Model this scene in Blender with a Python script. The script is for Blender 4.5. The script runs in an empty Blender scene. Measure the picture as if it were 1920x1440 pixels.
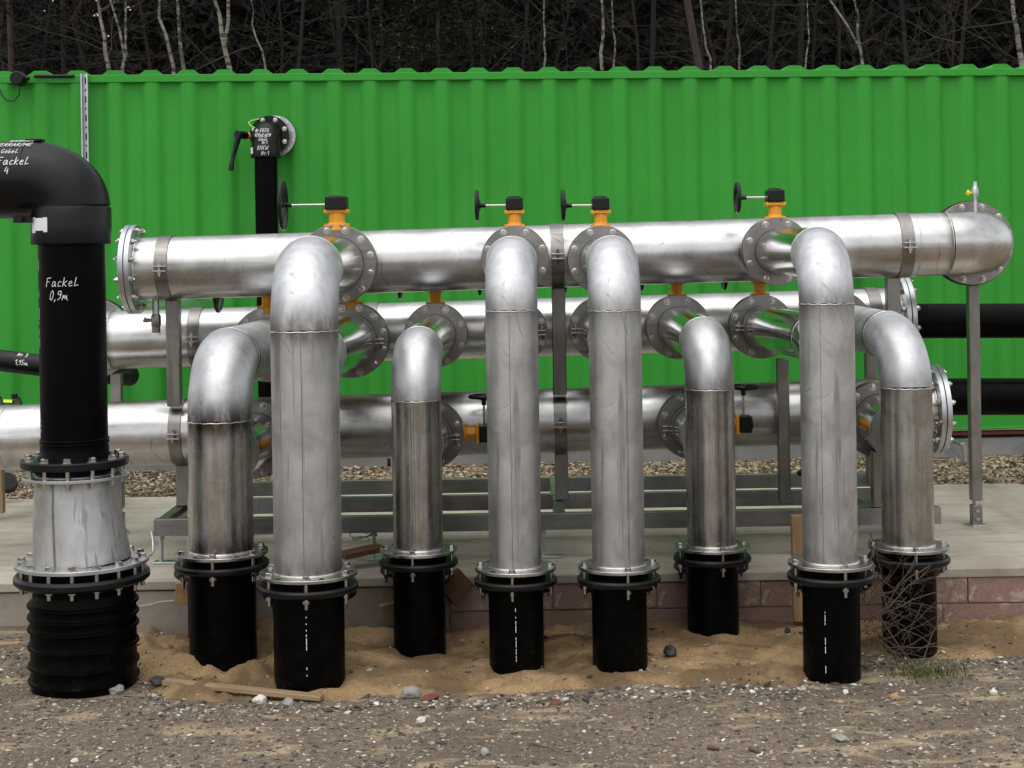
import bpy, math, random
from mathutils import Vector, Matrix, noise
random.seed(7)
R = math.radians
sc = bpy.context.scene
col = sc.collection

# ------------------------------------------------------------------ camera, sky, sun, exposure
FPX, PX, PY, ROLL, H = 2800.0, 960.0, 490.0, R(0.9), 1.70
cam_d = bpy.data.cameras.new('camera'); cam = bpy.data.objects.new('camera', cam_d); col.objects.link(cam)
cam_d.sensor_fit = 'HORIZONTAL'; cam_d.sensor_width = 36.0; cam_d.lens = 36.0 * FPX / 1920.0
cam_d.shift_x = 0.0; cam_d.shift_y = -(720.0 - PY) / 1920.0
cam_d.clip_start = 0.1; cam_d.clip_end = 2000
cam.matrix_world = Matrix.Translation((0, 0, H)) @ Matrix.Rotation(R(90), 4, 'X') @ Matrix.Rotation(-ROLL, 4, 'Z')
sc.camera = cam

SUN_EL, SUN_AZ = R(74), R(205)          # azimuth clockwise from +Y
w = bpy.data.worlds.new('World'); sc.world = w; w.use_nodes = True
nt = w.node_tree; nt.nodes.clear()
out = nt.nodes.new('ShaderNodeOutputWorld'); bg = nt.nodes.new('ShaderNodeBackground')
sky = nt.nodes.new('ShaderNodeTexSky'); sky.sky_type = 'NISHITA'; sky.sun_disc = False
sky.sun_elevation = SUN_EL; sky.sun_rotation = SUN_AZ; sky.dust_density = 1.5; sky.air_density = 1.0; sky.ozone_density = 1.0
hs = nt.nodes.new('ShaderNodeHueSaturation'); hs.inputs['Saturation'].default_value = 0.13
nt.links.new(sky.outputs[0], hs.inputs['Color']); nt.links.new(hs.outputs[0], bg.inputs['Color'])
bg.inputs['Strength'].default_value = 0.14
nt.links.new(bg.outputs[0], out.inputs['Surface'])
sd = bpy.data.lights.new('sun', 'SUN'); sd.energy = 1.0; sd.angle = R(90); sd.color = (1.0, 0.97, 0.93)
so = bpy.data.objects.new('sun', sd); col.objects.link(so)
sdir = Vector((math.sin(SUN_AZ) * math.cos(SUN_EL), math.cos(SUN_AZ) * math.cos(SUN_EL), math.sin(SUN_EL)))
so.rotation_euler = sdir.to_track_quat('Z', 'Y').to_euler(); so.location = sdir * 40
sc.view_settings.view_transform = 'Standard'; sc.view_settings.look = 'None'
sc.view_settings.gamma = 1.0; sc.view_settings.exposure = 0.7; sc.view_settings.use_curve_mapping = False
sc.render.engine = 'CYCLES'; sc.cycles.use_denoising = True
sc.cycles.max_bounces = 8; sc.cycles.glossy_bounces = 5; sc.cycles.diffuse_bounces = 3
sc.cycles.sample_clamp_indirect = 6.0

def W(px, py, Y):
    """the point of the place at depth Y that the photograph shows at (px, py)"""
    dx, dy = px - PX, py - PY
    u = dx * math.cos(ROLL) - dy * math.sin(ROLL); v = dx * math.sin(ROLL) + dy * math.cos(ROLL)
    return Vector((u * Y / FPX, Y, H - v * Y / FPX))

# ------------------------------------------------------------------ materials
MATS = {}
class NT:
    def __init__(s, name):
        s.m = bpy.data.materials.new(name); s.m.use_nodes = True; s.t = s.m.node_tree
        s.b = s.t.nodes['Principled BSDF']; MATS[name] = s.m
    def n(s, typ, **kw):
        x = s.t.nodes.new('ShaderNode' + typ)
        for k, v in kw.items():
            if k in x.inputs.keys(): x.inputs[k].default_value = v
            else: setattr(x, k, v)
        return x
    def l(s, a, b): s.t.links.new(a, b)
    def coord(s, scale=(1, 1, 1), kind='Object'):
        tc = s.n('TexCoord'); mp = s.n('Mapping'); mp.inputs['Scale'].default_value = scale
        s.l(tc.outputs[kind], mp.inputs['Vector']); return mp.outputs[0]
    def noise(s, co, scale=5, detail=4, rough=0.55, dist=0.0):
        x = s.n('TexNoise'); x.inputs['Scale'].default_value = scale; x.inputs['Detail'].default_value = detail
        x.inputs['Roughness'].default_value = rough; x.inputs['Distortion'].default_value = dist
        s.l(co, x.inputs['Vector']); return x.outputs['Fac']
    def ramp(s, fac, stops, interp='LINEAR'):
        x = s.n('ValToRGB'); x.color_ramp.interpolation = interp
        e = x.color_ramp.elements
        while len(e) < len(stops): e.new(0.5)
        for i, (p, c) in enumerate(stops):
            e[i].position = p; e[i].color = (c, c, c, 1) if isinstance(c, (int, float)) else (*c, 1)
        s.l(fac, x.inputs[0]); return x.outputs[0]
    def mix(s, fac, a, b, blend='MIX'):
        x = s.n('Mix', data_type='RGBA', blend_type=blend)
        for sock, v in ((x.inputs[0], fac), (x.inputs[6], a), (x.inputs[7], b)):
            if hasattr(v, 'is_linked') or hasattr(v, 'links'): s.l(v, sock)
            elif isinstance(v, (int, float)) and sock.type == 'RGBA': sock.default_value = (v, v, v, 1)
            elif isinstance(v, (tuple, list)): sock.default_value = (*v[:3], 1)
            else: sock.default_value = v
        return x.outputs[2]
    def math(s, op, a, b=None, c=None):
        x = s.n('Math', operation=op)
        for i, v in enumerate((a, b, c)):
            if v is None: continue
            if isinstance(v, (int, float)): x.inputs[i].default_value = v
            else: s.l(v, x.inputs[i])
        return x.outputs[0]
    def bump(s, h, strength=0.3, dist=0.01, prev=None):
        x = s.n('Bump'); x.inputs['Strength'].default_value = strength; x.inputs['Distance'].default_value = dist
        s.l(h, x.inputs['Height'])
        if prev: s.l(prev, x.inputs['Normal'])
        s.l(x.outputs[0], s.b.inputs['Normal']); return x.outputs[0]
    def set(s, name, v):
        i = s.b.inputs[name]
        if hasattr(v, 'links'): s.l(v, i)
        elif isinstance(v, (tuple, list)): i.default_value = (*v[:3], 1)
        else: i.default_value = v

def steel(name, axis, base, rough, streak, bumpy, stains=0.35, lines=0.5):
    """weathered stainless steel; axis = the direction the mill marks run along"""
    m = NT(name)
    sc_ = [1, 1, 1]; sc_[axis] = 0.06
    fine = m.noise(m.coord(tuple(28 * q for q in sc_)), 2.2, 5, 0.6)
    blot = m.noise(m.coord(), 5.0, 6, 0.62, 0.6)
    sm = [1, 1, 1]; sm[axis] = 0.35
    drip = m.noise(m.coord(tuple(sm)), 11.0, 6, 0.65)
    at = m.n('Attribute', attribute_name='stain')
    c = m.ramp(blot, [(0.32, tuple(q * 0.70 for q in base)), (0.60, base), (0.8, tuple(min(1, q * 1.1) for q in base))])
    c = m.mix(m.ramp(drip, [(0.54, 0.0), (0.74, stains)]), c, tuple(q * 0.45 for q in base))
    c = m.mix(m.math('MULTIPLY', at.outputs['Fac'], m.ramp(drip, [(0.36, 0.35), (0.54, 1.0)])), c, (0.07, 0.057, 0.045))
    # scratches
    wv = m.n('TexWave', wave_type='BANDS'); wv.inputs['Scale'].default_value = 1.7; wv.inputs['Distortion'].default_value = 16
    wv.inputs['Detail'].default_value = 3; m.l(m.coord((1.3, 1.7, 1)), wv.inputs['Vector'])
    sx = m.math('MULTIPLY', m.ramp(wv.outputs['Fac'], [(0.0, 1.0), (0.012, 0.0)]), m.ramp(blot, [(0.56, 0.0), (0.62, 0.55)]))
    c = m.mix(sx, c, tuple(q * 0.3 for q in base))
    sl = [1, 1, 1]; sl[axis] = 0.05
    ln = m.noise(m.coord(tuple(sl)), 34.0, 3, 0.5, 0.3)
    c = m.mix(m.math('MULTIPLY', m.ramp(ln, [(0.57, 0.0), (0.66, lines)]), m.ramp(blot, [(0.4, 0.35), (0.62, 1.0)])), c, tuple(q * 0.42 for q in base))  # dark streaks along axis: scratches, plus reflections painted into the rear risers' colour
    sp = m.noise(m.coord(), 55.0, 4, 0.7)
    c = m.mix(m.ramp(sp, [(0.62, 0.0), (0.72, 0.45)]), c, tuple(q * 0.55 for q in base))
    m.set('Base Color', c); m.set('Metallic', 1.0)
    r = m.math('ADD', m.ramp(fine, [(0.3, rough - streak), (0.7, rough + streak)]), m.ramp(blot, [(0.35, -0.04), (0.7, 0.08)]))
    m.set('Roughness', r)
    b1 = m.bump(fine, bumpy, 0.0012)
    m.bump(blot, 0.25, 0.004, b1)
    return m.m
STEEL = (0.60, 0.585, 0.565)
steel('steel_pickled', 2, (0.54, 0.535, 0.525), 0.46, 0.05, 0.35, 0.5, 0.85)        # front risers, matt from pickling
steel('steel_elbow', 2, (0.66, 0.665, 0.675), 0.50, 0.04, 0.2, 0.3, 0.25)
steel('steel_rolled', 2, (0.54, 0.53, 0.515), 0.24, 0.06, 1.0, 0.35, 0.65)           # rear risers, glossier with long mill marks, reflected streaks painted in
steel('steel_header', 0, (0.62, 0.612, 0.60), 0.29, 0.05, 0.22, 0.2, 0.25)    # headers, brushed along their length
steel('steel_branch', 1, (0.54, 0.545, 0.545), 0.10, 0.02, 0.12, 0.15, 0.15)     # short branches, nearly mirror
steel('steel_flange', 0, (0.30, 0.285, 0.27), 0.34, 0.05, 0.3, 0.3)
steel('steel_frame', 2, (0.27, 0.255, 0.235), 0.40, 0.06, 0.3, 0.5)
steel('steel_plate', 0, (0.50, 0.49, 0.475), 0.26, 0.06, 0.3, 0.4)
steel('steel_rail', 0, (0.33, 0.322, 0.31), 0.40, 0.04, 0.15, 0.1)
def simple(name, base, rough, metal=0.0, var=0.12, bump=0.15, bscale=60, spec=0.5):
    m = NT(name)
    n1 = m.noise(m.coord(), 7, 5, 0.6); n2 = m.noise(m.coord(), bscale, 3, 0.6)
    c = m.ramp(n1, [(0.3, tuple(q * (1 - var) for q in base)), (0.7, tuple(min(1, q * (1 + var)) for q in base))])
    m.set('Base Color', c); m.set('Metallic', metal)
    m.set('Roughness', m.ramp(n1, [(0.3, max(0.02, rough - 0.06)), (0.7, min(1, rough + 0.06))]))
    m.set('Specular IOR Level', spec)
    m.bump(n2, bump, 0.002); return m
simple('bolt_zinc', (0.50, 0.48, 0.45), 0.24, 1.0, 0.1)
simple('weld_bright', (0.62, 0.60, 0.55), 0.28, 1.0, 0.25, 0.6, 160)
simple('galvanised', (0.52, 0.54, 0.55), 0.42, 1.0, 0.18)
_bp = simple('black_plastic', (0.0012, 0.0012, 0.0014), 0.40, 0.0, 0.3, 0.08, 90, 0.06)
def dusty(m):
    g = m.n('NewGeometry'); sx = m.n('SeparateXYZ'); m.l(g.outputs['Position'], sx.inputs[0])
    n1 = m.noise(m.coord(), 14, 6, 0.7); n2 = m.noise(m.coord((1, 1, 0.25)), 6, 4, 0.6)
    low = m.math('MULTIPLY', m.ramp(sx.outputs['Z'], [(0.0, 1.0), (0.16, 0.25), (0.3, 0.05)]), m.ramp(n1, [(0.52, 0.0), (0.78, 0.10)]))
    f = m.math('MAXIMUM', low, m.ramp(n2, [(0.58, 0.0), (0.8, 0.02)]))
    old = m.b.inputs['Base Color'].links[0].from_socket
    m.set('Base Color', m.mix(f, old, (0.20, 0.15, 0.09)))
dusty(_bp)
simple('black_fitting', (0.0040, 0.0042, 0.0048), 0.36, 0.0, 0.2, 0.1, 90, 0.26)
simple('black_iron', (0.004, 0.004, 0.0045), 0.32, 0.0, 0.2, 0.15, 90, 0.3)
simple('orange_paint', (0.84, 0.33, 0.012), 0.38, 0.0, 0.08, 0.2, 70)
simple('ink_white', (0.80, 0.80, 0.80), 0.7, 0.0, 0.05)
simple('sticker_white', (0.78, 0.79, 0.82), 0.5, 0.0, 0.08)
simple('yellow_plastic', (0.80, 0.62, 0.02), 0.4)
simple('lime_tape', (0.55, 0.85, 0.05), 0.4)
simple('cable_green', (0.30, 0.62, 0.04), 0.45)
simple('cable_white', (0.62, 0.60, 0.55), 0.5)
simple('dark_stone', (0.03, 0.03, 0.034), 0.6, 0, 0.3, 0.6, 30)
simple('grey_stone', (0.30, 0.29, 0.26), 0.8, 0, 0.35, 0.8, 40)
simple('pale_stone', (0.62, 0.59, 0.52), 0.7, 0, 0.15, 0.5, 40)
simple('red_brick_bit', (0.15, 0.055, 0.034), 0.85, 0, 0.3, 0.8, 50)
simple('red_paint', (0.30, 0.08, 0.05), 0.5, 0, 0.3)
simple('twig', (0.085, 0.058, 0.038), 0.85, 0, 0.3)
simple('rubber', (0.012, 0.012, 0.012), 0.7)

def m_container():
    m = NT('green_paint'); n1 = m.noise(m.coord(), 1.3, 4); n2 = m.noise(m.coord((1, 1, 0.15)), 9, 5, 0.6)
    c = m.ramp(n1, [(0.3, (0.035, 0.280, 0.031)), (0.7, (0.041, 0.315, 0.036))])
    c = m.mix(m.ramp(n2, [(0.55, 0.0), (0.8, 0.25)]), c, (0.031, 0.215, 0.027))
    m.set('Base Color', c); m.set('Roughness', m.ramp(n2, [(0.3, 0.45), (0.7, 0.58)])); m.set('Specular IOR Level', 0.22)
    m.bump(m.noise(m.coord(), 140, 2), 0.12, 0.001)
m_container()
def m_concrete(name, a, b, dark):
    m = NT(name); n1 = m.noise(m.coord((1, 0.5, 1)), 1.5, 6, 0.65, 0.4); n2 = m.noise(m.coord(), 16, 6, 0.7); n3 = m.noise(m.coord((0.6, 3.2, 1)), 3.5, 6, 0.6, 0.8)
    c = m.ramp(n1, [(0.3, a), (0.68, b)])
    c = m.mix(m.ramp(n3, [(0.5, 0.0), (0.72, 0.6)]), c, dark)
    c = m.mix(m.ramp(n2, [(0.55, 0.0), (0.75, 0.35)]), c, tuple(q * 0.6 for q in a))
    m.set('Base Color', c); m.set('Roughness', 0.85); m.set('Specular IOR Level', 0.3)
    m.bump(n2, 0.35, 0.006)
m_concrete('concrete', (0.26, 0.23, 0.185), (0.54, 0.485, 0.405), (0.20, 0.175, 0.135))
m_concrete('concrete_wall', (0.22, 0.185, 0.145), (0.36, 0.32, 0.265), (0.13, 0.105, 0.075))
m_concrete('concrete_grey', (0.22, 0.22, 0.21), (0.32, 0.32, 0.30), (0.15, 0.15, 0.14))
m_concrete('mortar', (0.25, 0.19, 0.16), (0.31, 0.25, 0.21), (0.18, 0.14, 0.12))
def m_brick():
    m = NT('brick_red'); n1 = m.noise(m.coord((1, 1, 1.6)), 5, 6, 0.68, 0.5); n2 = m.noise(m.coord(), 30, 5, 0.7)
    oi = m.n('ObjectInfo')
    c = m.ramp(n2, [(0.3, (0.20, 0.122, 0.097)), (0.7, (0.32, 0.200, 0.162))])
    c = m.mix(m.math('MULTIPLY', oi.outputs['Random'], 0.45), c, (0.27, 0.21, 0.17))
    c = m.mix(m.ramp(n1, [(0.53, 0.0), (0.57, 0.75)]), c, (0.44, 0.35, 0.28))
    c = m.mix(m.ramp(n1, [(0.28, 0.7), (0.36, 0.0)]), c, (0.11, 0.075, 0.06))
    m.set('Base Color', c); m.set('Roughness', 0.88); m.bump(n1, 0.5, 0.008); 
m_brick()
def m_ground():
    m = NT('ground_dirt'); co = m.coord()
    n1 = m.noise(co, 1.1, 6, 0.62, 0.4); n2 = m.noise(co, 38, 5, 0.75); n3 = m.noise(m.coord((0.6, 1.5, 1)), 4.6, 5, 0.6, 0.3); n4 = m.noise(co, 9, 6, 0.7)
    c = m.ramp(n2, [(0.28, (0.082, 0.063, 0.045)), (0.5, (0.175, 0.137, 0.100)), (0.72, (0.31, 0.246, 0.182))])
    c = m.mix(m.ramp(n1, [(0.35, 0.45), (0.6, 0.0)]), c, (0.090, 0.070, 0.052))
    sandy = m.math('MULTIPLY', m.ramp(n3, [(0.535, 0.0), (0.62, 0.9)]), m.ramp(n4, [(0.35, 0.3), (0.6, 1.0)]))
    c = m.mix(sandy, c, (0.42, 0.325, 0.205))
    vo = m.n('TexVoronoi', feature='F1'); vo.inputs['Scale'].default_value = 95; m.l(co, vo.inputs['Vector'])
    sepc = m.n('SeparateColor'); m.l(vo.outputs['Color'], sepc.inputs[0])
    speck = m.math('MULTIPLY', m.ramp(sepc.outputs[0], [(0.90, 0.0), (0.92, 0.8)]), m.ramp(vo.outputs['Distance'], [(0.22, 1.0), (0.34, 0.0)]))
    c = m.mix(speck, c, m.ramp(sepc.outputs[1], [(0.2, (0.20, 0.18, 0.15)), (0.8, (0.55, 0.52, 0.46))]))
    m.set('Base Color', c); m.set('Roughness', 0.93); m.set('Specular IOR Level', 0.2)
    b = m.bump(n2, 0.9, 0.012); b = m.bump(n4, 0.5, 0.02, b); m.bump(speck, 0.5, 0.008, b)
m_ground()
def m_sand():
    m = NT('sand'); co = m.coord(); n1 = m.noise(co, 1.8, 6, 0.6, 0.3); n2 = m.noise(co, 90, 4, 0.75); n4 = m.noise(co, 12, 6, 0.7)
    c = m.ramp(n2, [(0.28, (0.23, 0.152, 0.074)), (0.7, (0.48, 0.33, 0.175))])
    c = m.mix(m.ramp(n1, [(0.44, 0.8), (0.58, 0.0)]), c, (0.115, 0.074, 0.040))
    c = m.mix(m.ramp(n4, [(0.62, 0.0), (0.72, 0.5)]), c, (0.075, 0.055, 0.04))
    m.set('Base Color', c); m.set('Roughness', 0.95); m.set('Specular IOR Level', 0.15)
    b = m.bump(n2, 0.8, 0.006); m.bump(n4, 0.45, 0.02, b)
m_sand()
def m_var(name, stops, rough=0.8, attr=True):
    m = NT(name); at = m.n('Attribute', attribute_name='tone')
    c = m.ramp(at.outputs['Fac'], stops); n2 = m.noise(m.coord(), 50, 3)
    c = m.mix(m.ramp(n2, [(0.3, 0.5), (0.65, 0.0)]), c, m.mix(0.5, c, 0.0))
    m.set('Base Color', c); m.set('Roughness', rough); m.set('Specular IOR Level', 0.3)
m_var('pebbles', [(0.0, (0.08, 0.06, 0.045)), (0.3, (0.22, 0.16, 0.10)), (0.6, (0.36, 0.27, 0.17)), (0.85, (0.50, 0.42, 0.30)), (1.0, (0.66, 0.60, 0.50))])
m_var('grit', [(0.0, (0.05, 0.043, 0.037)), (0.30, (0.16, 0.14, 0.12)), (0.55, (0.32, 0.28, 0.22)), (0.8, (0.55, 0.50, 0.40)), (1.0, (0.78, 0.76, 0.70))])
m_var('twig_mass', [(0.0, (0.006, 0.005, 0.004)), (0.5, (0.021, 0.016, 0.012)), (0.85, (0.042, 0.033, 0.024)), (1.0, (0.072, 0.061, 0.047))], 0.9)
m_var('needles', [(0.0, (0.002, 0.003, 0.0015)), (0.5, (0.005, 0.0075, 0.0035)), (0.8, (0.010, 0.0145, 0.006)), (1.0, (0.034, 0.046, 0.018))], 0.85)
m_var('grass', [(0.0, (0.055, 0.070, 0.020)), (0.45, (0.085, 0.110, 0.032)), (1.0, (0.28, 0.22, 0.11))], 0.7)
def m_birch():
    m = NT('birch_bark'); co = m.coord((1, 1, 1)); n1 = m.noise(m.coord((2.2, 2.2, 9)), 1.2, 5, 0.65); n2 = m.noise(m.coord((1, 1, 2)), 2.2, 3)
    c = m.ramp(n1, [(0.45, (0.025, 0.022, 0.018)), (0.52, (0.20, 0.19, 0.16)), (0.8, (0.30, 0.285, 0.25))])
    c = m.mix(m.ramp(n2, [(0.48, 0.0), (0.68, 0.75)]), c, (0.10, 0.095, 0.06))
    m.set('Base Color', c); m.set('Roughness', 0.8)
m_birch()
def m_bark(name, a, b):
    m = NT(name); n1 = m.noise(m.coord((6, 6, 1.4)), 2.0, 6, 0.7); c = m.ramp(n1, [(0.35, a), (0.68, b)])
    m.set('Base Color', c); m.set('Roughness', 0.95); m.bump(n1, 0.8, 0.03)
m_bark('pine_bark', (0.016, 0.011, 0.009), (0.066, 0.042, 0.031))
m_bark('dark_bark', (0.006, 0.005, 0.004), (0.020, 0.016, 0.012))
def m_wood(name, a, b):
    m = NT(name); n1 = m.noise(m.coord((1, 14, 14)), 2.0, 5, 0.6, 1.2); c = m.ramp(n1, [(0.3, a), (0.7, b)])
    m.set('Base Color', c); m.set('Roughness', 0.75); m.bump(n1, 0.3, 0.003)
m_wood('wood_pale', (0.26, 0.15, 0.065), (0.46, 0.30, 0.145))
m_wood('wood_wet', (0.085, 0.042, 0.020), (0.17, 0.09, 0.042))
m_wood('wood_grey', (0.19, 0.125, 0.070), (0.36, 0.255, 0.15))

# ------------------------------------------------------------------ mesh helpers
class MB:
    def __init__(s): s.v = []; s.f = []; s.a = []; s.attr = None
    def add(s, verts, faces, val=0.0):
        k = len(s.v); s.v.extend([tuple(p) for p in verts]); s.f.extend([tuple(i + k for i in f) for f in faces]); s.a.extend([val] * len(verts) if isinstance(val, (int, float)) else val)
        return s
    def box(s, c, size, M=None, val=0.0):
        x, y, z = (q / 2 for q in size); c = Vector(c)
        P = [Vector((i * x, j * y, k * z)) for k in (-1, 1) for j in (-1, 1) for i in (-1, 1)]
        P = [c + (M @ p if M else p) for p in P]
        return s.add(P, [(0, 2, 3, 1), (4, 5, 7, 6), (0, 1, 5, 4), (2, 6, 7, 3), (0, 4, 6, 2), (1, 3, 7, 5)], val)
    def tube(s, pts, rad, n=24, caps=True, val=0.0, vals=None):
        pts = [Vector(p) for p in pts]; m = len(pts)
        if isinstance(rad, (int, float)): rad = [rad] * m
        T = []
        for i in range(m):
            d = (pts[min(i + 1, m - 1)] - pts[max(i - 1, 0)]); T.append(d.normalized())
        up = Vector((0, 0, 1)) if abs(T[0].z) < 0.9 else Vector((0, -1, 0))
        a = (up - T[0] * up.dot(T[0])).normalized(); V = []; F = []; A = []
        for i in range(m):
            a = (a - T[i] * a.dot(T[i])).normalized(); b = T[i].cross(a)
            for j in range(n):
                t = 2 * math.pi * j / n; V.append(pts[i] + (a * math.cos(t) + b * math.sin(t)) * rad[i]); A.append(vals[i] if vals else val)
            if i:
                for j in range(n):
                    p, q = (i - 1) * n + j, (i - 1) * n + (j + 1) % n
                    F.append((p, q, q + n, p + n))
        if caps: F.append(tuple(range(n))[::-1]); F.append(tuple(range((m - 1) * n, m * n)))
        return s.add(V, F, A)
    def lathe(s, prof, c=(0, 0, 0), axis=(0, 0, 1), n=48, closed=True, val=0.0):
        """prof = [(radius, height)...] turned about axis through c"""
        c = Vector(c); ax = Vector(axis).normalized(); up = Vector((0, 0, 1)) if abs(ax.z) < 0.9 else Vector((1, 0, 0))
        a = (up - ax * up.dot(ax)).normalized(); b = ax.cross(a); V = []; F = []; m = len(prof)
        for (r, h) in prof:
            for j in range(n):
                t = 2 * math.pi * j / n; V.append(c + ax * h + (a * math.cos(t) + b * math.sin(t)) * r)
        for i in range(m if closed else m - 1):
            i2 = (i + 1) % m
            for j in range(n):
                j2 = (j + 1) % n; F.append((i * n + j, i * n + j2, i2 * n + j2, i2 * n + j))
        return s.add(V, F, val)
    def torus(s, c, axis, Rr, r, n=48, k=10, val=0.0):
        return s.lathe([(Rr + r * math.cos(2 * math.pi * i / k), r * math.sin(2 * math.pi * i / k)) for i in range(k)], c, axis, n, True, val)
    def cyl(s, p0, p1, r, n=24, val=0.0): return s.tube([p0, p1], r, n, True, val)
    def mesh(s, name, mat, sharp=35, attr=None, origin=None):
        me = bpy.data.meshes.new(name)
        v = s.v if origin is None else [(p[0] - origin[0], p[1] - origin[1], p[2] - origin[2]) for p in s.v]
        me.from_pydata(v, [], s.f); me.update()
        import bmesh as _b
        if len(s.f) < 60000:
            bm = _b.new(); bm.from_mesh(me); _b.ops.recalc_face_normals(bm, faces=bm.faces); bm.to_mesh(me); bm.free()
        me.polygons.foreach_set('use_smooth', [True] * len(me.polygons))
        me.set_sharp_from_angle(angle=R(sharp))
        if attr:
            at = me.attributes.new(attr, 'FLOAT', 'POINT'); at.data.foreach_set('value', s.a)
        me.materials.append(MATS[mat]); return me

def tag(o, label=None, cat=None, group=None, kind=None):
    if label: o['label'] = label
    if cat: o['category'] = cat
    if group: o['group'] = group
    if kind: o['kind'] = kind
    return o
def thing(name, loc, label, cat, group=None, rot=None):
    o = bpy.data.objects.new(name, None); col.objects.link(o); o.location = loc; o.empty_display_size = 0.1
    if rot: o.rotation_euler = rot
    return tag(o, label, cat, group)
def link(name, me, parent=None, M=None):
    o = bpy.data.objects.new(name, me); col.objects.link(o)
    if parent: o.parent = parent
    if M is not None: o.matrix_local = M
    return o
def org(parent):
    """origin of the thing a part belongs to"""
    while parent.parent: parent = parent.parent
    return parent.location
def part(name, mb, mat, parent, sharp=35, attr=None, bevel=0.0):
    """verts given in world coordinates; parent is the thing or a part at its origin"""
    o = link(name, mb.mesh(name, mat, sharp, attr, org(parent)), parent)
    if bevel: bev(o, bevel)
    return o
def lpart(name, mb, mat, parent, sharp=35, bevel=0.0):
    o = link(name, mb.mesh(name, mat, sharp), parent)
    if bevel: bev(o, bevel)
    return o
def bev(o, wd, seg=2):
    b = o.modifiers.new('bevel', 'BEVEL'); b.width = wd; b.segments = seg; b.limit_method = 'ANGLE'; b.angle_limit = R(40); b.harden_normals = False
def solo(name, mb, mat, label=None, cat=None, group=None, kind=None, loc=None, sharp=35, attr=None, bevel=0.0):
    loc = loc if loc is not None else Vector(mb.v[0])
    o = link(name, mb.mesh(name, mat, sharp, attr, loc)); o.location = loc
    if bevel: bev(o, bevel)
    return tag(o, label, cat, group, kind)
def rot_to(axis):
    return Vector(axis).to_track_quat('Z', 'Y').to_matrix().to_4x4()

# bolts: shared meshes pointing along +Z, head above z = 0
def bolt_mesh(r, shank):
    m = MB(); m.lathe([(0, 0), (r * 1.55, 0), (r * 1.55, r * 0.22), (0, r * 0.22)], n=12, closed=False)
    m.tube([(0, 0, r * 0.2), (0, 0, r * 0.95), (0, 0, r * 1.05)], [r * 1.12, r * 1.12, r * 0.95], 6)
    if shank: m.tube([(0, 0, -shank), (0, 0, 0.001)], r * 0.55, 8)
    return m.mesh('bolt', 'bolt_zinc', 30)
BOLT = {}
def bolts(parent, c, axis, rc, n, r, shank=0.0, phase=0.0, skip=(), name='bolt'):
    """ring of bolts as sub-parts of the flange; c world"""
    key = (round(r, 4), round(shank, 3))
    if key not in BOLT: BOLT[key] = bolt_mesh(r, shank)
    ax = Vector(axis).normalized(); up = Vector((0, 0, 1)) if abs(ax.z) < 0.9 else Vector((0, -1, 0))
    a = (up - ax * up.dot(ax)).normalized(); b = ax.cross(a); o0 = org(parent)
    for i in range(n):
        if i in skip: continue
        t = 2 * math.pi * (i + phase) / n
        p = Vector(c) + (a * math.cos(t) + b * math.sin(t)) * rc - Vector(o0)
        link(name, BOLT[key], parent, Matrix.Translation(p) @ rot_to(ax) @ Matrix.Rotation(random.random() * 6, 4, 'Z'))
def ring(c, axis, ri, ro, t, n=56, ch=0.0015):
    return MB().lathe([(ri, 0), (ro - ch, 0), (ro, ch), (ro, t - ch), (ro - ch, t), (ri, t)], c, axis, n)
def disc(c, axis, ro, t, n=56, ch=0.0015):
    return MB().lathe([(0.0005, 0), (ro - ch, 0), (ro, ch), (ro, t - ch), (ro - ch, t), (0.0005, t)], c, axis, n)
def arc_pts(c, e0, e1, r, n=14):
    """quarter bend: c + r*(e0 cos + e1 sin), from e0 to e1"""
    return [Vector(c) + (Vector(e0) * math.cos(t) + Vector(e1) * math.sin(t)) * r for t in [math.pi / 2 * i / n for i in range(n + 1)]]
def pipe(p0, p1, r, n=48, k=14, stain0=True, stain1=True, sd_=0.058):
    p0, p1 = Vector(p0), Vector(p1); L = (p1 - p0).length; ts = sorted(set([0, 0.02 / L, 0.04 / L, 0.07 / L, 1 - 0.07 / L, 1 - 0.04 / L, 1 - 0.02 / L, 1] + [i / k for i in range(1, k)]))
    ts = [t for t in ts if 0 <= t <= 1]
    va = [max(math.exp(-(t * L / sd_) ** 2) if stain0 else 0, math.exp(-((1 - t) * L / sd_) ** 2) if stain1 else 0) for t in ts]
    return MB().tube([p0.lerp(p1, t) for t in ts], r, n, False, vals=va)

# ------------------------------------------------------------------ the setting
YW, ZS, YB = 7.12, 0.207, 9.70           # plinth face, slab top, slab back edge
def fbm(x, y, s, o=4): return noise.fractal(Vector((x * s, y * s, 3.7)), 1.0, 2.0, o)
HOLES = []   # (x, y, r) pipe feet, filled below
def sand_front(x):
    px = PX + x * FPX / 5.9
    y = 5.80 + 0.10 * fbm(x, 1.3, 0.9) + 0.05 * fbm(x, 4.4, 4)
    if px < 300: y += (300 - px) * 0.004
    if px > 1480: y += min(0.42, (px - 1480) * 0.0022)
    return y
def ground_z(x, y):
    z = 0.006 * fbm(x, y, 1.4) + 0.004 * fbm(x + 9, y, 6.0, 3)
    if y > 5.5 and abs(x) < 3.1 and y < 7.4: z -= 0.10 * max(0, min(1, (y - sand_front(x) - 0.12) / 0.2))
    elif y > 6.9: z -= 0.09 * min(1, (y - 6.9) / 0.2)
    return z
def axis_steps(a, b, step, far):
    xs = [a + step * i for i in range(int(round((b - a) / step)) + 1)]; d = step
    lo, hi = [], []
    v, d = a, step
    while v > -far: d *= 1.5; v -= d; lo.append(v)
    v, d = b, step
    while v < far: d *= 1.5; v += d; hi.append(v)
    return lo[::-1] + xs + hi
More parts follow.
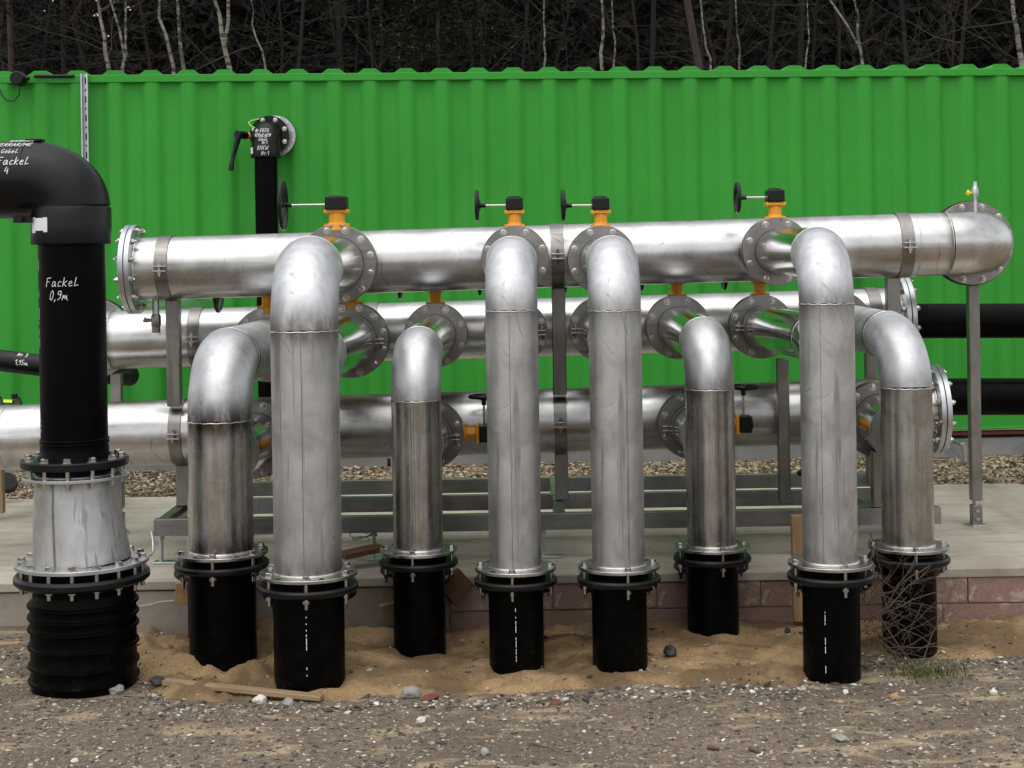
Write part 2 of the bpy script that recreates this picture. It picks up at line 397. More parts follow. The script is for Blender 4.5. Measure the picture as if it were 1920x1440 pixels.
def sheet(name, xs, ys, zf, mat, kind='structure', label=None):
    nx, ny = len(xs), len(ys)
    V = [(x, y, zf(x, y)) for y in ys for x in xs]
    F = [(j * nx + i, j * nx + i + 1, (j + 1) * nx + i + 1, (j + 1) * nx + i) for j in range(ny - 1) for i in range(nx - 1)]
    me = bpy.data.meshes.new(name); me.from_pydata(V, [], F); me.update(); me.polygons.foreach_set('use_smooth', [True] * len(F)); me.materials.append(MATS[mat])
    o = link(name, me); tag(o, label, None, None, kind); return o
sheet('ground', axis_steps(-3.2, 3.2, 0.03, 400), axis_steps(4.6, 7.2, 0.03, 400), ground_z, 'ground_dirt', label='grey brown trodden dirt ground with grit')
def sand_z(x, y):
    d = y - sand_front(x)
    e = max(-1, min(1, d / 0.16))
    z = -0.02 + 0.035 * e + 0.040 * fbm(x, y, 1.9) * max(0, min(1, d * 4)) + 0.022 * fbm(x + 5, y + 2, 7, 3) * max(0, min(1, d * 4 + 0.2)) + 0.005 * fbm(x, y, 26, 2)
    if y > 6.75: z -= 0.055 * min(1, (y - 6.75) / 0.3)
    if -1.75 < x < -0.95 and d > 0: z += 0.095 * max(0, fbm(x + 3, y, 4.5)) * min(1, d * 5)
    return z
sheet('sand_bed', [-3.0 + 0.02 * i for i in range(301)], [5.40 + 0.02 * i for i in range(90)], sand_z, 'sand', label='ochre sand filled in round the pipe feet')

# slab with a weathered front lip
m = MB(); m.add([(-5.2, YW - 0.02, ZS - 0.045), (3.75, YW - 0.02, ZS - 0.045), (3.26, YB, ZS - 0.045), (-5.2, YB, ZS - 0.045),
                 (-5.2, YW - 0.02, ZS), (3.75, YW - 0.02, ZS), (3.26, YB, ZS), (-5.2, YB, ZS)],
                [(0, 3, 2, 1), (4, 5, 6, 7), (0, 1, 5, 4), (1, 2, 6, 5), (2, 3, 7, 6), (3, 0, 4, 7)])
s_ = solo('concrete_slab', m, 'concrete', 'pale concrete slab the pipe skid stands on', kind='structure', loc=Vector((0, 0, 0)), bevel=0.006)

# plinth wall under the slab: concrete at the left, painted blocks to the right
wall = thing('plinth_wall', (0, YW, -0.25), 'low plinth wall of flaking reddish blocks and bare concrete under the slab', 'wall')
part('core', MB().box((-0.7, YW + 0.18, -0.06), (9.0, 0.356, 0.42)), 'mortar', wall)
xj = W(842, 1150, YW).x
part('concrete_face', MB().box(((xj - 5.2) / 2, YW + 0.02, -0.06), (xj + 5.2, 0.05, 0.43)), 'concrete_wall', wall, bevel=0.004)
BR = {}
for row, (zc, h) in enumerate(((ZS - 0.045 - 0.063, 0.120), (ZS - 0.045 - 0.188, 0.120), (ZS - 0.045 - 0.313, 0.120))):
    x = xj + 0.006 - (0.0 if row != 1 else 0.12); x0 = x
    while x < 3.7:
        L = 0.49; a, b = max(x, xj + 0.006), x + L
        key = round(b - a, 2)
        if key not in BR: BR[key] = MB().box((0, 0, 0), (b - a, 0.06, h)).mesh('brick', 'brick_red')
        o = link('brick', BR[key], wall, Matrix.Translation(((a + b) / 2, 0.021 + random.uniform(-0.004, 0.004), zc + 0.25 + random.uniform(-0.002, 0.002))) @ Matrix.Rotation(random.uniform(-0.006, 0.006), 4, 'Y'))
        bev(o, 0.004); x += L + 0.0035
# gravel bed
def stones(area, n, smin, smax, zf, flat=0.6, tone=None, seed=1):
    rnd = random.Random(seed); m = MB()
    t = (1 + 5 ** 0.5) / 2
    B = [Vector(p).normalized() for p in ((-1, t, 0), (1, t, 0), (-1, -t, 0), (1, -t, 0), (0, -1, t), (0, 1, t), (0, -1, -t), (0, 1, -t), (t, 0, -1), (t, 0, 1), (-t, 0, -1), (-t, 0, 1))]
    Fc = [(0, 11, 5), (0, 5, 1), (0, 1, 7), (0, 7, 10), (0, 10, 11), (1, 5, 9), (5, 11, 4), (11, 10, 2), (10, 7, 6), (7, 1, 8), (3, 9, 4), (3, 4, 2), (3, 2, 6), (3, 6, 8), (3, 8, 9), (4, 9, 5), (2, 4, 11), (6, 2, 10), (8, 6, 7), (9, 8, 1)]
    for _ in range(n):
        x, y = area(rnd)
        s = smin * (smax / smin) ** (rnd.random() ** 2.2)
        a = rnd.random() * 6.28; ca, sa = math.cos(a), math.sin(a); ex = rnd.uniform(0.8, 2.0); z = zf(x, y)
        tx, ty = rnd.uniform(-0.35, 0.35), rnd.uniform(-0.35, 0.35); V = []
        for p in B:
            q = p * (s * rnd.uniform(0.8, 1.15)); X, Y, Z = q.x * ex, q.y, q.z * flat
            Z += X * tx + Y * ty
            V.append((x + X * ca - Y * sa, y + X * sa + Y * ca, z + Z + s * flat * 0.35))
        m.add(V, Fc, tone(rnd) if tone else rnd.random())
    return m
def stuff(name, m, mat, label, attr='tone', smooth=True, kind='stuff'):
    me = bpy.data.meshes.new(name); me.from_pydata(m.v, [], m.f); me.update()
    if smooth: me.polygons.foreach_set('use_smooth', [True] * len(m.f))
    at = me.attributes.new(attr, 'FLOAT', 'POINT'); at.data.foreach_set('value', m.a); me.materials.append(MATS[mat])
    o = link(name, me); return tag(o, label, None, None, kind)
gz = lambda x, y: 0.155 + 0.02 * fbm(x, y, 1.5) + 0.012 * fbm(x, y, 6)
sheet('gravel_base', [-5.4 + 0.1 * i for i in range(108)], [YB + 0.005 + 0.1 * i for i in range(19)], lambda x, y: gz(x, y) - 0.012, 'ground_dirt', label='earth under the gravel strip')
stuff('gravel', stones(lambda r: (r.uniform(-4.1, 4.3), YB + 0.01 + 1.66 * r.random()), 26000, 0.007, 0.019, gz, 0.65, lambda r: r.random() ** 1.25 * 0.92, 3), 'pebbles',
      'brown and tan river gravel between slab and container')
def near(r):
    while True:
        y = 4.9 + 2.0 * r.random() ** 1.1; x = r.uniform(-2.6, 2.6)
        if y < sand_front(x) + 0.03: return x, y
stuff('grit', stones(near, 24000, 0.0014, 0.011, ground_z, 0.30, lambda r: 0.72 * r.random() if r.random() < 0.93 else 0.6 + 0.4 * r.random(), 5), 'grit', 'pale grit and small stones trodden into the dirt')
stuff('sand_litter', stones(lambda r: (r.uniform(-2.6, 2.6), r.uniform(5.8, 7.0)), 1600, 0.002, 0.013, sand_z, 0.55, lambda r: r.random() ** 1.5 * 0.75, 8), 'grit', 'small dark crumbs strewn over the sand')

def edge(r):
    x = r.uniform(-2.4, 2.4); return x, sand_front(x) + r.gauss(0.0, 0.05)
stuff('edge_rubble', stones(edge, 2600, 0.002, 0.016, lambda x, y: max(ground_z(x, y), sand_z(x, y)), 0.45, lambda r: r.random() ** 1.6, 13), 'grit', 'mixed rubble and crumbs along the edge of the sand')
# ------------------------------------------------------------------ green container
CY, CS = 11.46, 0.0656
CROT = math.atan(CS); CZ = 0.33; CH = 2.86
con = thing('shipping_container', (0, CY, CZ), 'bright green corrugated steel container behind all the pipes', 'container', rot=(0, 0, CROT))
PIT = 0.2745; PH = -0.517; XL, XR = -5.6, 5.6; DEP = 0.042
def corr(z0, z1):
    pr = []; k0 = int((XL - PH) / PIT) - 1
    for k in range(k0, k0 + int((XR - XL) / PIT) + 3):
        c = PH + k * PIT
        for dx, dy in [(sg * (0.104 - 0.080 * t_), DEP * 0.5 * (1 + math.cos(math.pi * t_))) for sg, ts_ in ((-1, (0, .17, .34, .5, .66, .83, 1)), (1, (1, .83, .66, .5, .34, .17, 0))) for t_ in ts_]:
            if XL <= c + dx <= XR: pr.append((c + dx, dy))
    m = MB(); n = len(pr); V = [(x, y + 0.004, z0) for x, y in pr] + [(x, y + 0.004, z1) for x, y in pr]
    V += [(x, y + 0.012, z0) for x, y in pr] + [(x, y + 0.012, z1) for x, y in pr]
    F = [(i, i + 1, n + i + 1, n + i) for i in range(n - 1)] + [(2 * n + i + 1, 2 * n + i, 3 * n + i, 3 * n + i + 1) for i in range(n - 1)]
    return m.add(V, F)
o = link('side_panel', corr(0.10, CH - 0.088).mesh('side_panel', 'green_paint', 60), con)
lpart('top_rail', MB().box((0, 0.03, CH - 0.0645), (XR - XL, 0.064, 0.057)), 'green_paint', con, bevel=0.004)
lpart('bottom_rail', MB().box((0, 0.03, 0.06), (XR - XL, 0.07, 0.12)).box((0, 0.0, 0.006), (XR - XL, 0.05, 0.012)), 'green_paint', con, bevel=0.003)
m = MB(); pr = []
k0 = int((XL - PH) / PIT)
for k in range(k0, k0 + int((XR - XL) / PIT)):
    c = PH + k * PIT
    for dx, dz in ((-0.092, 0.0), (-0.045, 0.036), (0.045, 0.036), (0.092, 0.0)): pr.append((c + dx, dz))
n = len(pr); V = [(x, 0.012, CH - 0.036 + z) for x, z in pr] + [(x, 2.43, CH - 0.036 + z) for x, z in pr] + [(x, 0.012, CH - 0.037) for x, z in pr]
m.add(V, [(i, i + 1, n + i + 1, n + i) for i in range(n - 1)] + [(i, 2 * n + i, 2 * n + i + 1, i + 1) for i in range(n - 1)])
lpart('roof', m, 'green_paint', con, 20)
lpart('back_panel', MB().box((0, 2.42, CH / 2), (XR - XL, 0.03, CH - 0.1)), 'green_paint', con)
for x in (XL, XR): lpart('end_panel', MB().box((x, 1.22, CH / 2 - 0.02), (0.04, 2.4, CH - 0.1)), 'green_paint', con)
lpart('floor', MB().box((0, 1.2, 0.08), (XR - XL, 2.3, 0.1)), 'red_paint', con)
def CP(px, py, dy=0.0):
    """point on the container's front face, in front by dy"""
    Y = CY
    for _ in range(6): Y = CY + CS * W(px, py, Y).x
    return W(px, py, Y - dy)
# galvanised strut up the container front
a, b = CP(160, 139, 0.02), CP(161, 480, 0.02)
st = thing('strut_rail', CP(161, 480, 0.03), 'galvanised slotted channel fixed upright on the green container', 'channel')
m = MB(); wd = 0.054
for sx in (-1, 1): m.box((a.x + sx * wd * 0.40, a.y - 0.02, (a.z - 1.2 + a.z) / 2), (0.010, 0.04, 1.2 + 0.0))
m.box((a.x, a.y + 0.001, a.z - 0.6), (wd * 0.7, 0.003, 1.2))
part('channel', m, 'galvanised', st)
for i in range(17):
    z = a.z - 0.05 - i * 0.07
    if i % 2: part('hole', MB().cyl((a.x + 0.004, a.y - 0.003, z), (a.x + 0.004, a.y - 0.0015, z), 0.010, 10), 'rubber', st)
    else: part('slot', MB().box((a.x + 0.004, a.y - 0.002, z), (0.018, 0.002, 0.050)), 'rubber', st)
# lamp-like black sensor and bar at the top left
p = CP(36, 148, 0.05)
dv = thing('round_sensor', p, 'round black sensor with dangling cable at container top left', 'sensor')
part('housing', MB().lathe([(0.0005, -0.07), (0.045, -0.07), (0.052, -0.06), (0.052, 0.04), (0.0005, 0.04)], p, (0, 1, 0), 28), 'black_fitting', dv)
part('gland', MB().cyl(p + Vector((0.045, 0, 0.004)), p + Vector((0.075, 0, 0.004)), 0.016, 14), 'black_fitting', dv)
pts = [CP(38, 160, 0.05), CP(36, 178, 0.05), CP(26, 190, 0.04), CP(12, 188, 0.04), CP(3, 178, 0.03), CP(1, 168, 0.01)]
part('cable', MB().tube(pts, 0.005, 8), 'rubber', dv)
p = CP(102, 143, 0.02); 
solo('black_bar', MB().tube([CP(64, 143, 0.025), CP(68, 143, 0.03), CP(136, 143, 0.03), CP(140, 143, 0.025)], [0.010, 0.014, 0.014, 0.010], 14), 'black_fitting', 'thin black bar fixed under container roof rail beside the strut', 'bar')
# under the container
fb = thing('foundation_strip', CP(960, 862, -0.05), 'grey concrete foundation strip under the container', 'foundation')
fr = CP(960, 860, 0)
for i in range(9):
    x = -5.0 + i * 1.15
    y = CY + CS * x + 0.05
    part('beam', MB().box((x, y + 0.12, 0.175), (1.13, 0.26, 0.15), Matrix.Rotation(CROT, 3, 'Z')), 'concrete_grey', fb, bevel=0.008)
q = CP(1860, 816, -0.14)
solo('red_beam', MB().box((q.x + 0.3, q.y, 0.285), (1.3, 0.06, 0.03), Matrix.Rotation(CROT, 3, 'Z')), 'red_paint', 'rusty red flat bar lying under the container at right', 'bar', bevel=0.004)
br = thing('angle_bracket', W(1808, 868, 10.9), 'bent galvanised bracket under container beside the far right post', 'bracket')
P = [W(1782, 824, 11.1), W(1805, 832, 10.9), W(1808, 866, 10.9)]
for i in range(2):
    d = P[i + 1] - P[i]; M_ = Matrix.Rotation(0, 3, 'Z')
    part('arm' if i == 0 else 'leg', MB().tube([P[i], P[i + 1]], 0.02, 4), 'galvanised', br)

# ------------------------------------------------------------------ the pipework
DN = {200: (0.2191, 0.340, 0.295, 8, 0.0115), 250: (0.273, 0.395, 0.350, 12, 0.0125), 300: (0.3239, 0.452, 0.405, 12, 0.0125)}
UP = Vector((0, 0, 1))
def riser(label, dn, fl, Yf, ve, Yv, ytop=None, front=True, mats=('steel_pickled', 'steel_elbow', 'steel_branch'), nb=4, ph=0.06, dv=None, clamp=False, group='steel riser pipes', Rh=None):
    """fl: pixel of the flange on the header, ve: pixel of the centre of the bottom flange, Y*: depths"""
    D, F_, K, n, rb = DN[dn]; r = D / 2; rv = (DN[dv][0] / 2) if dv else r; dnv = dv or dn
    A = W(*fl, Yf); Bm = W(*ve, Yv); Rb = (0.205 if dnv == 200 else 0.25)
    t = thing('riser_pipe', (Bm.x, Bm.y, Bm.z), label, 'pipe', group)
    h = Vector((Bm.x - A.x, Bm.y - A.y, 0)); L = h.length; h.normalize()
    Rh = Rh or Rb; E0 = Vector((Bm.x, Bm.y, 0)) - h * Rh
    zt = (W(ve[0], ytop, Yv + Rb).z - r) if ytop else A.z
    E0.z = zt
    C = E0 - UP * Rb
    ax = (E0 - A).normalized()
    # flange on the valve
    fo = part('branch_flange', ring(A, ax, r + 0.001, F_ / 2, 0.020), 'steel_flange', t, attr='stain')
    bolts(fo, A + ax * 0.020, ax, K / 2, n, rb, 0.0, 0.5)
    pm = pipe(A + ax * 0.004, E0, r, 40, 8, True, True); part('branch_pipe', pm, mats[2], t, attr='stain')
    ap = [C + UP * Rb * math.cos(q_) + h * Rh * math.sin(q_) for q_ in [math.pi / 2 * i / 16 for i in range(17)]]; k = len(ap)
    sk_ = 1.0 if 'stained' in label else 0.8 if 'thickest' in label else 0.62 if 'fourth' in label else 0.42
    va = [sk_ * max(math.exp(-(i / 1.6) ** 2) * 0.6, math.exp(-((k - 1 - i) / 2.6) ** 2)) for i in range(k)]
    part('elbow', MB().tube(ap, [r + (rv - r) * i / (k - 1) for i in range(k)], 48, False, vals=va), mats[1], t, 80, attr='stain')
    part('weld_seam', MB().torus(E0, ax, r, 0.0022), 'weld_bright', t)
    ev = ap[-1]
    wm = MB().torus(ev, UP, rv, 0.0032, 56, 8)
    wm.v = [(x, y, z + 0.0012 * math.sin(40 * math.atan2(y - ev.y, x - ev.x))) for x, y, z in wm.v]
    part('weld_seam', wm, 'weld_bright', t)
    pv = pipe((ev.x, ev.y, ev.z), (Bm.x, Bm.y, Bm.z + 0.001), rv, 56, 20); pv.a = [q_ * sk_ for q_ in pv.a]; part('pipe', pv, mats[0], t, attr='stain')
    part('weld_seam', MB().torus((Bm.x, Bm.y, Bm.z + 0.003), UP, rv + 0.001, 0.006, 48, 8), 'weld_bright', t)
    for sa in {'thickest': (0.02,), 'third': (0.32, 0.37), 'slim shiny rear row riser between first': (-0.15, -0.05), 'fourth': (-0.45,), 'second': (-0.1,)}.get(next((k_ for k_ in ('slim shiny rear row riser between first', 'thickest', 'matt steel riser third', 'fourth', 'matt steel riser second') if label.find(k_) >= 0 and 'hidden' not in label), '').replace('matt steel riser ', ''), ()):
        n_ = Vector((math.sin(sa), -math.cos(sa), 0)) * (rv - 0.0006)
        part('long_seam', MB().tube([Vector((ev.x, ev.y, ev.z)) + n_, Vector(Bm) + n_], 0.0014, 6), 'steel_frame', t)
    D2, F2, K2, n2, rb2 = DN[dnv]
    fl_ = part('flange', ring((Bm.x, Bm.y, Bm.z - 0.014), UP, rv - 0.004, F2 / 2, 0.014), 'steel_plate', t)
    bolts(fl_, (Bm.x, Bm.y, Bm.z), UP, K2 / 2, nb, 0.0125 if dnv == 250 else 0.011, 0.115, ph)
    for i in range(nb):
        a = 2 * math.pi * (i + ph + 0.5) / nb
        c = Vector((Bm.x + math.sin(-a) * K2 / 2, Bm.y - math.cos(a) * K2 / 2, Bm.z + 0.0005))
        if i < 3 or nb > 4: part('bolt_hole', MB().cyl(c, c + UP * 0.001, 0.011, 14), 'rubber', t)
    if clamp:
        cc = A + ax * 0.13
        cl = part('pipe_clamp', ring(cc - ax * 0.014, ax, r + 0.0015, r + 0.007, 0.028), 'steel_flange', t)
        lug(cl, cc, Vector((1, 0, 0)) * clamp, r + 0.004, ax)
    return t, Bm, dnv
def lug(parent, c, side, r, ax):
    """two bent ears with a bolt through them at the split of a clamp; side = horizontal direction"""
    s = Vector(side).normalized(); p = Vector(c) + s * (r + 0.022)
    Mx = Matrix((s, ax.cross(s).normalized() if False else UP.cross(s), UP)).transposed()
    for dz in (-0.011, 0.011): part('lug', MB().box(p + UP * dz, (0.052, 0.030, 0.006), Mx), 'bolt_zinc', parent, bevel=0.001)
    key = 'lugbolt'
    if key not in BOLT: BOLT[key] = bolt_mesh2()
    link('bolt', BOLT[key], parent, Matrix.Translation(p + s * 0.006 + UP * 0.014 - Vector(org(parent))))
def bolt_mesh2():
    m = MB(); m.tube([(0, 0, 0), (0, 0, 0.009)], 0.011, 6); m.tube([(0, 0, -0.055), (0, 0, 0.02)], 0.0055, 8); m.tube([(0, 0, -0.042), (0, 0, -0.030)], 0.011, 6)
    return m.mesh('bolt', 'bolt_zinc', 30)
def bolt_mesh(r, shank):
    m = MB(); m.lathe([(0.0004, 0), (r * 1.55, 0), (r * 1.55, r * 0.22), (0.0004, r * 0.22)], n=12, closed=False)
    m.tube([(0, 0, r * 0.2), (0, 0, r * 1.25), (0, 0, r * 1.4)], [r * 1.16, r * 1.16, r * 0.9], 6)
    if shank:
        m.tube([(0, 0, -shank), (0, 0, 0.001)], r * 0.62, 10); m.tube([(0, 0, -shank + 0.022), (0, 0, -shank + 0.034)], r * 1.12, 6)
    else: m.tube([(0, 0, 0), (0, 0, r * 2.0)], r * 0.55, 8)
    return m.mesh('bolt', 'bolt_zinc', 30)
def stub(label, Bm, dn, dash=None, rim=0.0):
    D, F_, K, n, rb = DN[dn]; r = D / 2 * 1.045; x, y, z = Bm
    t = thing('plastic_pipe', (x, y, -0.15), label, 'pipe', 'black plastic pipe stubs rising from the sand')
    part('pipe', MB().tube([(x, y, -0.15), (x, y, z - 0.055)], r, 48, False), 'black_plastic', t)
    part('collar', MB().lathe([(r - 0.01, z - 0.06), (r + 0.006, z - 0.06), (F_ / 2 - 0.045, z - 0.040), (F_ / 2 - 0.045, z - 0.016), (r - 0.01, z - 0.016)], (x, y, 0), UP, 48), 'black_plastic', t)
    part('backing_ring', MB().lathe([(r + 0.003, z - 0.074), (F_ / 2 - 0.004, z - 0.074), (F_ / 2 + 0.004, z - 0.066), (F_ / 2 + 0.004, z - 0.053), (F_ / 2 - 0.004, z - 0.045), (r + 0.003, z - 0.045)], (x, y, 0), UP, 56), 'black_fitting', t, 30)
    part('weld_bead', MB().torus((x, y, z - 0.125), UP, r, 0.0035), 'black_plastic', t)
    if dash:
        rnd = random.Random(int(x * 1000)); m = MB(); zz = z - 0.15
        while zz > 0.06:
            L = rnd.choice((0.006, 0.010, 0.016, 0.028)); a0 = dash
            if rnd.random() < 0.86:
                V = []
                for dz in (0, -L):
                    for da in (-0.010, 0.010):
                        V.append((x + math.sin(a0 + da) * (r + 0.0006), y - math.cos(a0 + da) * (r + 0.0006), zz + dz))
                m.add(V, [(0, 1, 3, 2)])
            zz -= L + rnd.choice((0.003, 0.006, 0.02))
        part('print', m, 'ink_white', t)
    return t
MRG = ('steel_rolled', 'steel_elbow', 'steel_branch')
RIS = [
 # label, dn, flange px, Yf, bottom px, Yv, ytop, mats, nb, ph, dv, clamp, dash, stub label
 ('thickest steel riser of the front row, leftmost, matt grey', 250, (632, 495), 7.50, (578, 1071), 6.03, 443, None, 6, 0.08, None, 0, 0.06, 'black plastic pipe foot under the thickest front riser'),
 ('matt steel riser second in the front row, left of the centre post', 200, (966, 486), 7.48, (966.5, 1061), 6.25, 443, None, 4, -0.06, None, 0, -0.02, 'black plastic pipe foot under the second front riser'),
 ('matt steel riser third in the front row, right of the centre post', 200, (1128, 486), 7.48, (1160, 1058), 6.23, 442, None, 4, 0.12, None, 0, None, 'black plastic pipe foot under the third front riser'),
 ('steel riser fourth and rightmost in the front row beside the dead brushwood', 200, (1456, 471), 7.48, (1557, 1052), 6.03, 425, None, 4, 0.12, None, 0, -0.42, 'black plastic pipe foot under the rightmost front riser'),
 ('thick rear row steel riser furthest left, with dark stained weld', 250, (505, 646), 7.90, (416, 1032), 6.42, 615, ('steel_rolled', 'steel_elbow', 'steel_elbow'), 6, -0.03, None, 0, None, 'black plastic pipe foot behind, under the leftmost rear riser'),
 ('slim shiny rear row riser between first and second front risers', 200, (817, 628), 7.93, (784.5, 1028), 6.57, 612, MRG, 4, -0.07, None, 0, None, 'black plastic pipe foot of the slim riser between first and second front ones'),
 ('slim shiny rear row riser between third and fourth front risers', 200, (1271, 613), 7.93, (1335, 1021), 6.70, 594, MRG, 4, 0.12, None, 0, None, 'black plastic pipe foot of the slim riser between third and fourth front ones'),
 ('rearmost right steel riser standing in dead brushwood', 200, (1572, 606), 7.93, (1703, 1021), 6.40, 585, ('steel_rolled', 'steel_elbow', 'steel_elbow'), 4, -0.03, None, 0, None, 'black plastic pipe foot overgrown by dead brushwood at right'),
 ('clamped branch and riser hidden behind the thickest front riser', 250, (659, 638), 7.85, (581, 1086), 6.47, None, MRG, 6, 0.1, None, 1, None, 'black plastic pipe foot hidden behind the thickest front riser'),
 ('clamped branch and riser hidden behind the second front riser', 200, (967, 622), 7.93, (967, 1072), 6.66, None, MRG, 4, 0.1, None, 1, None, 'black plastic pipe foot hidden behind the second front riser'),
 ('clamped branch and riser hidden behind the third front riser', 200, (1127, 617), 7.93, (1158, 1070), 6.64, None, MRG, 4, 0.1, None, -1, None, 'black plastic pipe foot hidden behind the third front riser'),
 ('green reflecting clamped branch running behind the rightmost front riser', 200, (1427, 612), 7.93, (1557, 1066), 6.46, None, ('steel_rolled', 'steel_branch', 'steel_branch'), 4, 0.1, None, -1, None, 'black plastic pipe foot hidden behind the rightmost front riser'),
 ('low branch and riser hidden behind the leftmost rear riser', 250, (480, 823), 7.62, (410, 1047), 6.86, None, MRG, 6, 0.1, None, 0, None, 'black plastic pipe foot hidden behind the leftmost rear riser'),
 ('low branch and riser hidden behind the slim riser left of centre', 200, (808, 815), 7.62, (783, 1043), 6.95, None, MRG, 4, 0.1, None, 1, None, 'black plastic pipe foot hidden behind the slim riser left of centre'),
 ('low branch and riser hidden behind the slim riser right of centre', 200, (1296, 797), 7.62, (1333, 1037), 6.97, None, MRG, 4, 0.1, None, -1, None, 'black plastic pipe foot hidden behind the slim riser right of centre'),
 ('low thick branch curving behind the rearmost right riser', 250, (1652, 787), 7.62, (1702, 1036), 6.86, None, MRG, 4, 0.1, 200, 0, None, 'black plastic pipe foot hidden behind the rearmost right riser'),
]
for (lb, dn, fl, Yf, ve, Yv, yt, mt, nb, ph, dv_, cl, dash, slb) in RIS:
    t, Bm, dnv = riser(lb, dn, fl, Yf, ve, Yv, yt, mt is None, mt or ('steel_pickled', 'steel_elbow', 'steel_branch'), nb, ph, dv_, cl, Rh=0.34 if 'rearmost right steel' in lb else None)
    stub(slb, Bm, dnv, dash); HOLES.append((Bm.x, Bm.y))

# headers -------------------------------------------------------------------
def header(label, pL, pR, Y, D, stubs):
    A, B = W(*pL, Y), W(*pR, Y); t = thing('pipe_header', A, label, 'pipe', 'horizontal header pipes'); r = D / 2; d = (B - A).normalized()
    part('pipe', pipe(A, B, r, 64, 60, True, True, 0.02), 'steel_header', t, attr='stain')
    for (dn, fl, Yf) in stubs:
        F = W(*fl, Yf); Dn, F_, K, n, rb = DN[dn]; vt = 0.052; y0 = Yf + vt + 0.0
        part('branch_stub', MB().tube([(F.x, y0, F.z), (F.x, Y - r * 0.6, F.z)], Dn / 2, 40, False), 'steel_header', t)
        part('branch_flange', ring((F.x, y0, F.z), (0, 1, 0), Dn / 2, F_ / 2, 0.02), 'steel_flange', t)
    return t, A, B, d, r
def end_flange(t, P, d, F_, n, K, r):
    """slip-on flange and blind cover facing along d"""
    a = part('end_flange', ring(P - d * 0.026, d, r, F_ / 2, 0.025), 'galvanised', t)
    bolts(a, P - d * 0.026, -d, K / 2, n, 0.013, 0.0, 0.5, name='nut')
    b = part('blind_cover', disc(P + d * 0.003, d, F_ / 2, 0.026), 'galvanised', t)
    bolts(b, P + d * 0.029, d, K / 2, n, 0.013, 0.0, 0.5)
    part('gasket', ring(P - d * 0.001, d, r * 0.9, F_ / 2 - 0.008, 0.004), 'rubber', t)
    part('weld_seam', MB().torus(P - d * 0.030, d, r, 0.005), 'weld_bright', t)
def back_elbow(t, P, d, r, Rb, tail):
    """bend from direction d to straight back (+Y), then flange"""
    bk = Vector((0, 1, 0)); C = P + bk * Rb
    ap = arc_pts(C, -bk, d, Rb, 16); k = len(ap)
    part('elbow', MB().tube(ap, r, 56, False, vals=[0.0] * k), 'steel_header', t, 80, attr='stain')
    part('weld_seam', MB().torus(P, d, r, 0.003), 'weld_bright', t)
    E = ap[-1]; part('tail_pipe', pipe(E, E + bk * tail, r, 48, 4), 'steel_header', t, attr='stain')
    f = part('tail_flange', ring(E + bk * (tail - 0.02), bk, r, DN[300][1] / 2, 0.022), 'steel_flange', t); bolts(f, E + bk * (tail - 0.02), -bk, DN[300][2] / 2, 12, 0.0125, 0, 0.5)
    part('gasket', ring(E + bk * (tail + 0.003), bk, r * 0.9, DN[300][1] / 2 + 0.006, 0.03), 'rubber', t)
    f = part('counter_flange', ring(E + bk * (tail + 0.034), bk, r, DN[300][1] / 2, 0.022), 'steel_flange', t); bolts(f, E + bk * (tail + 0.056), bk, DN[300][2] / 2, 12, 0.0125, 0, 0.5)
    part('tail_run', MB().tube([E + bk * (tail + 0.05), Vector((E.x, CY + CS * E.x + 0.03, E.z))], r, 40, False), 'steel_header', t)
    return E
YU, YM, YL = 7.76, 8.26, 7.92
hu, A, B, dU, rU = header('upper horizontal steel header pipe with bolted blind flange at left', (252, 505), (1772, 457.2), YU, 0.326, [(250, (632, 495), 7.50), (200, (966, 486), 7.48), (200, (1128, 486), 7.48), (200, (1456, 471), 7.48)])
end_flange(hu, A, -dU, 0.462, 12, 0.405, rU)
E = back_elbow(hu, B, dU, rU, 0.25, 0.12)
part('weld_seam', MB().torus(W(1712, 459, YU), dU, rU, 0.003), 'weld_bright', hu)
UA, UB = A, B
# drain cock under the left end, vent cock on the right bend
dp = W(292, 566, YU)
dc = part('drain_cock', MB().cyl(dp + UP * 0.03, dp - UP * 0.065, 0.018, 20), 'galvanised', hu)
part('valve_body', MB().tube([dp - UP * 0.062, dp - UP * 0.075, dp - UP * 0.12, dp - UP * 0.135], [0.018, 0.026, 0.026, 0.020], 8), 'steel_frame', dc)
part('outlet', MB().tube([dp - UP * 0.13, dp - UP * 0.163], 0.022, 16), 'steel_frame', dc)
part('plug', MB().tube([dp - UP * 0.160, dp - UP * 0.172], 0.024, 16), 'sticker_white', dc)
part('handle', MB().tube([dp + Vector((-0.02, 0, -0.095)), dp + Vector((-0.05, -0.01, -0.095)), dp + Vector((-0.06, -0.01, -0.09))], [0.008, 0.012, 0.014], 10), 'steel_frame', dc)
vp = W(1829, 398, 8.02)
vc = part('vent_cock', MB().cyl(vp - UP * 0.02, vp + UP * 0.075, 0.010, 16), 'galvanised', hu)
part('valve_body', MB().tube([vp + UP * 0.07, vp + UP * 0.08, vp + UP * 0.125, vp + UP * 0.135], [0.012, 0.018, 0.018, 0.012], 8), 'galvanised', vc)
part('outlet', MB().tube([vp + UP * 0.13, vp + UP * 0.14, vp + UP * 0.165], [0.016, 0.011, 0.010], 12), 'galvanised', vc)
part('handle', MB().tube([vp + Vector((-0.01, 0, 0.105)), vp + Vector((-0.03, 0, 0.105)), vp + Vector((-0.034, 0, 0.105)), vp + Vector((-0.046, 0, 0.105))], [0.005, 0.006, 0.016, 0.012], 12), 'yellow_plastic', vc)

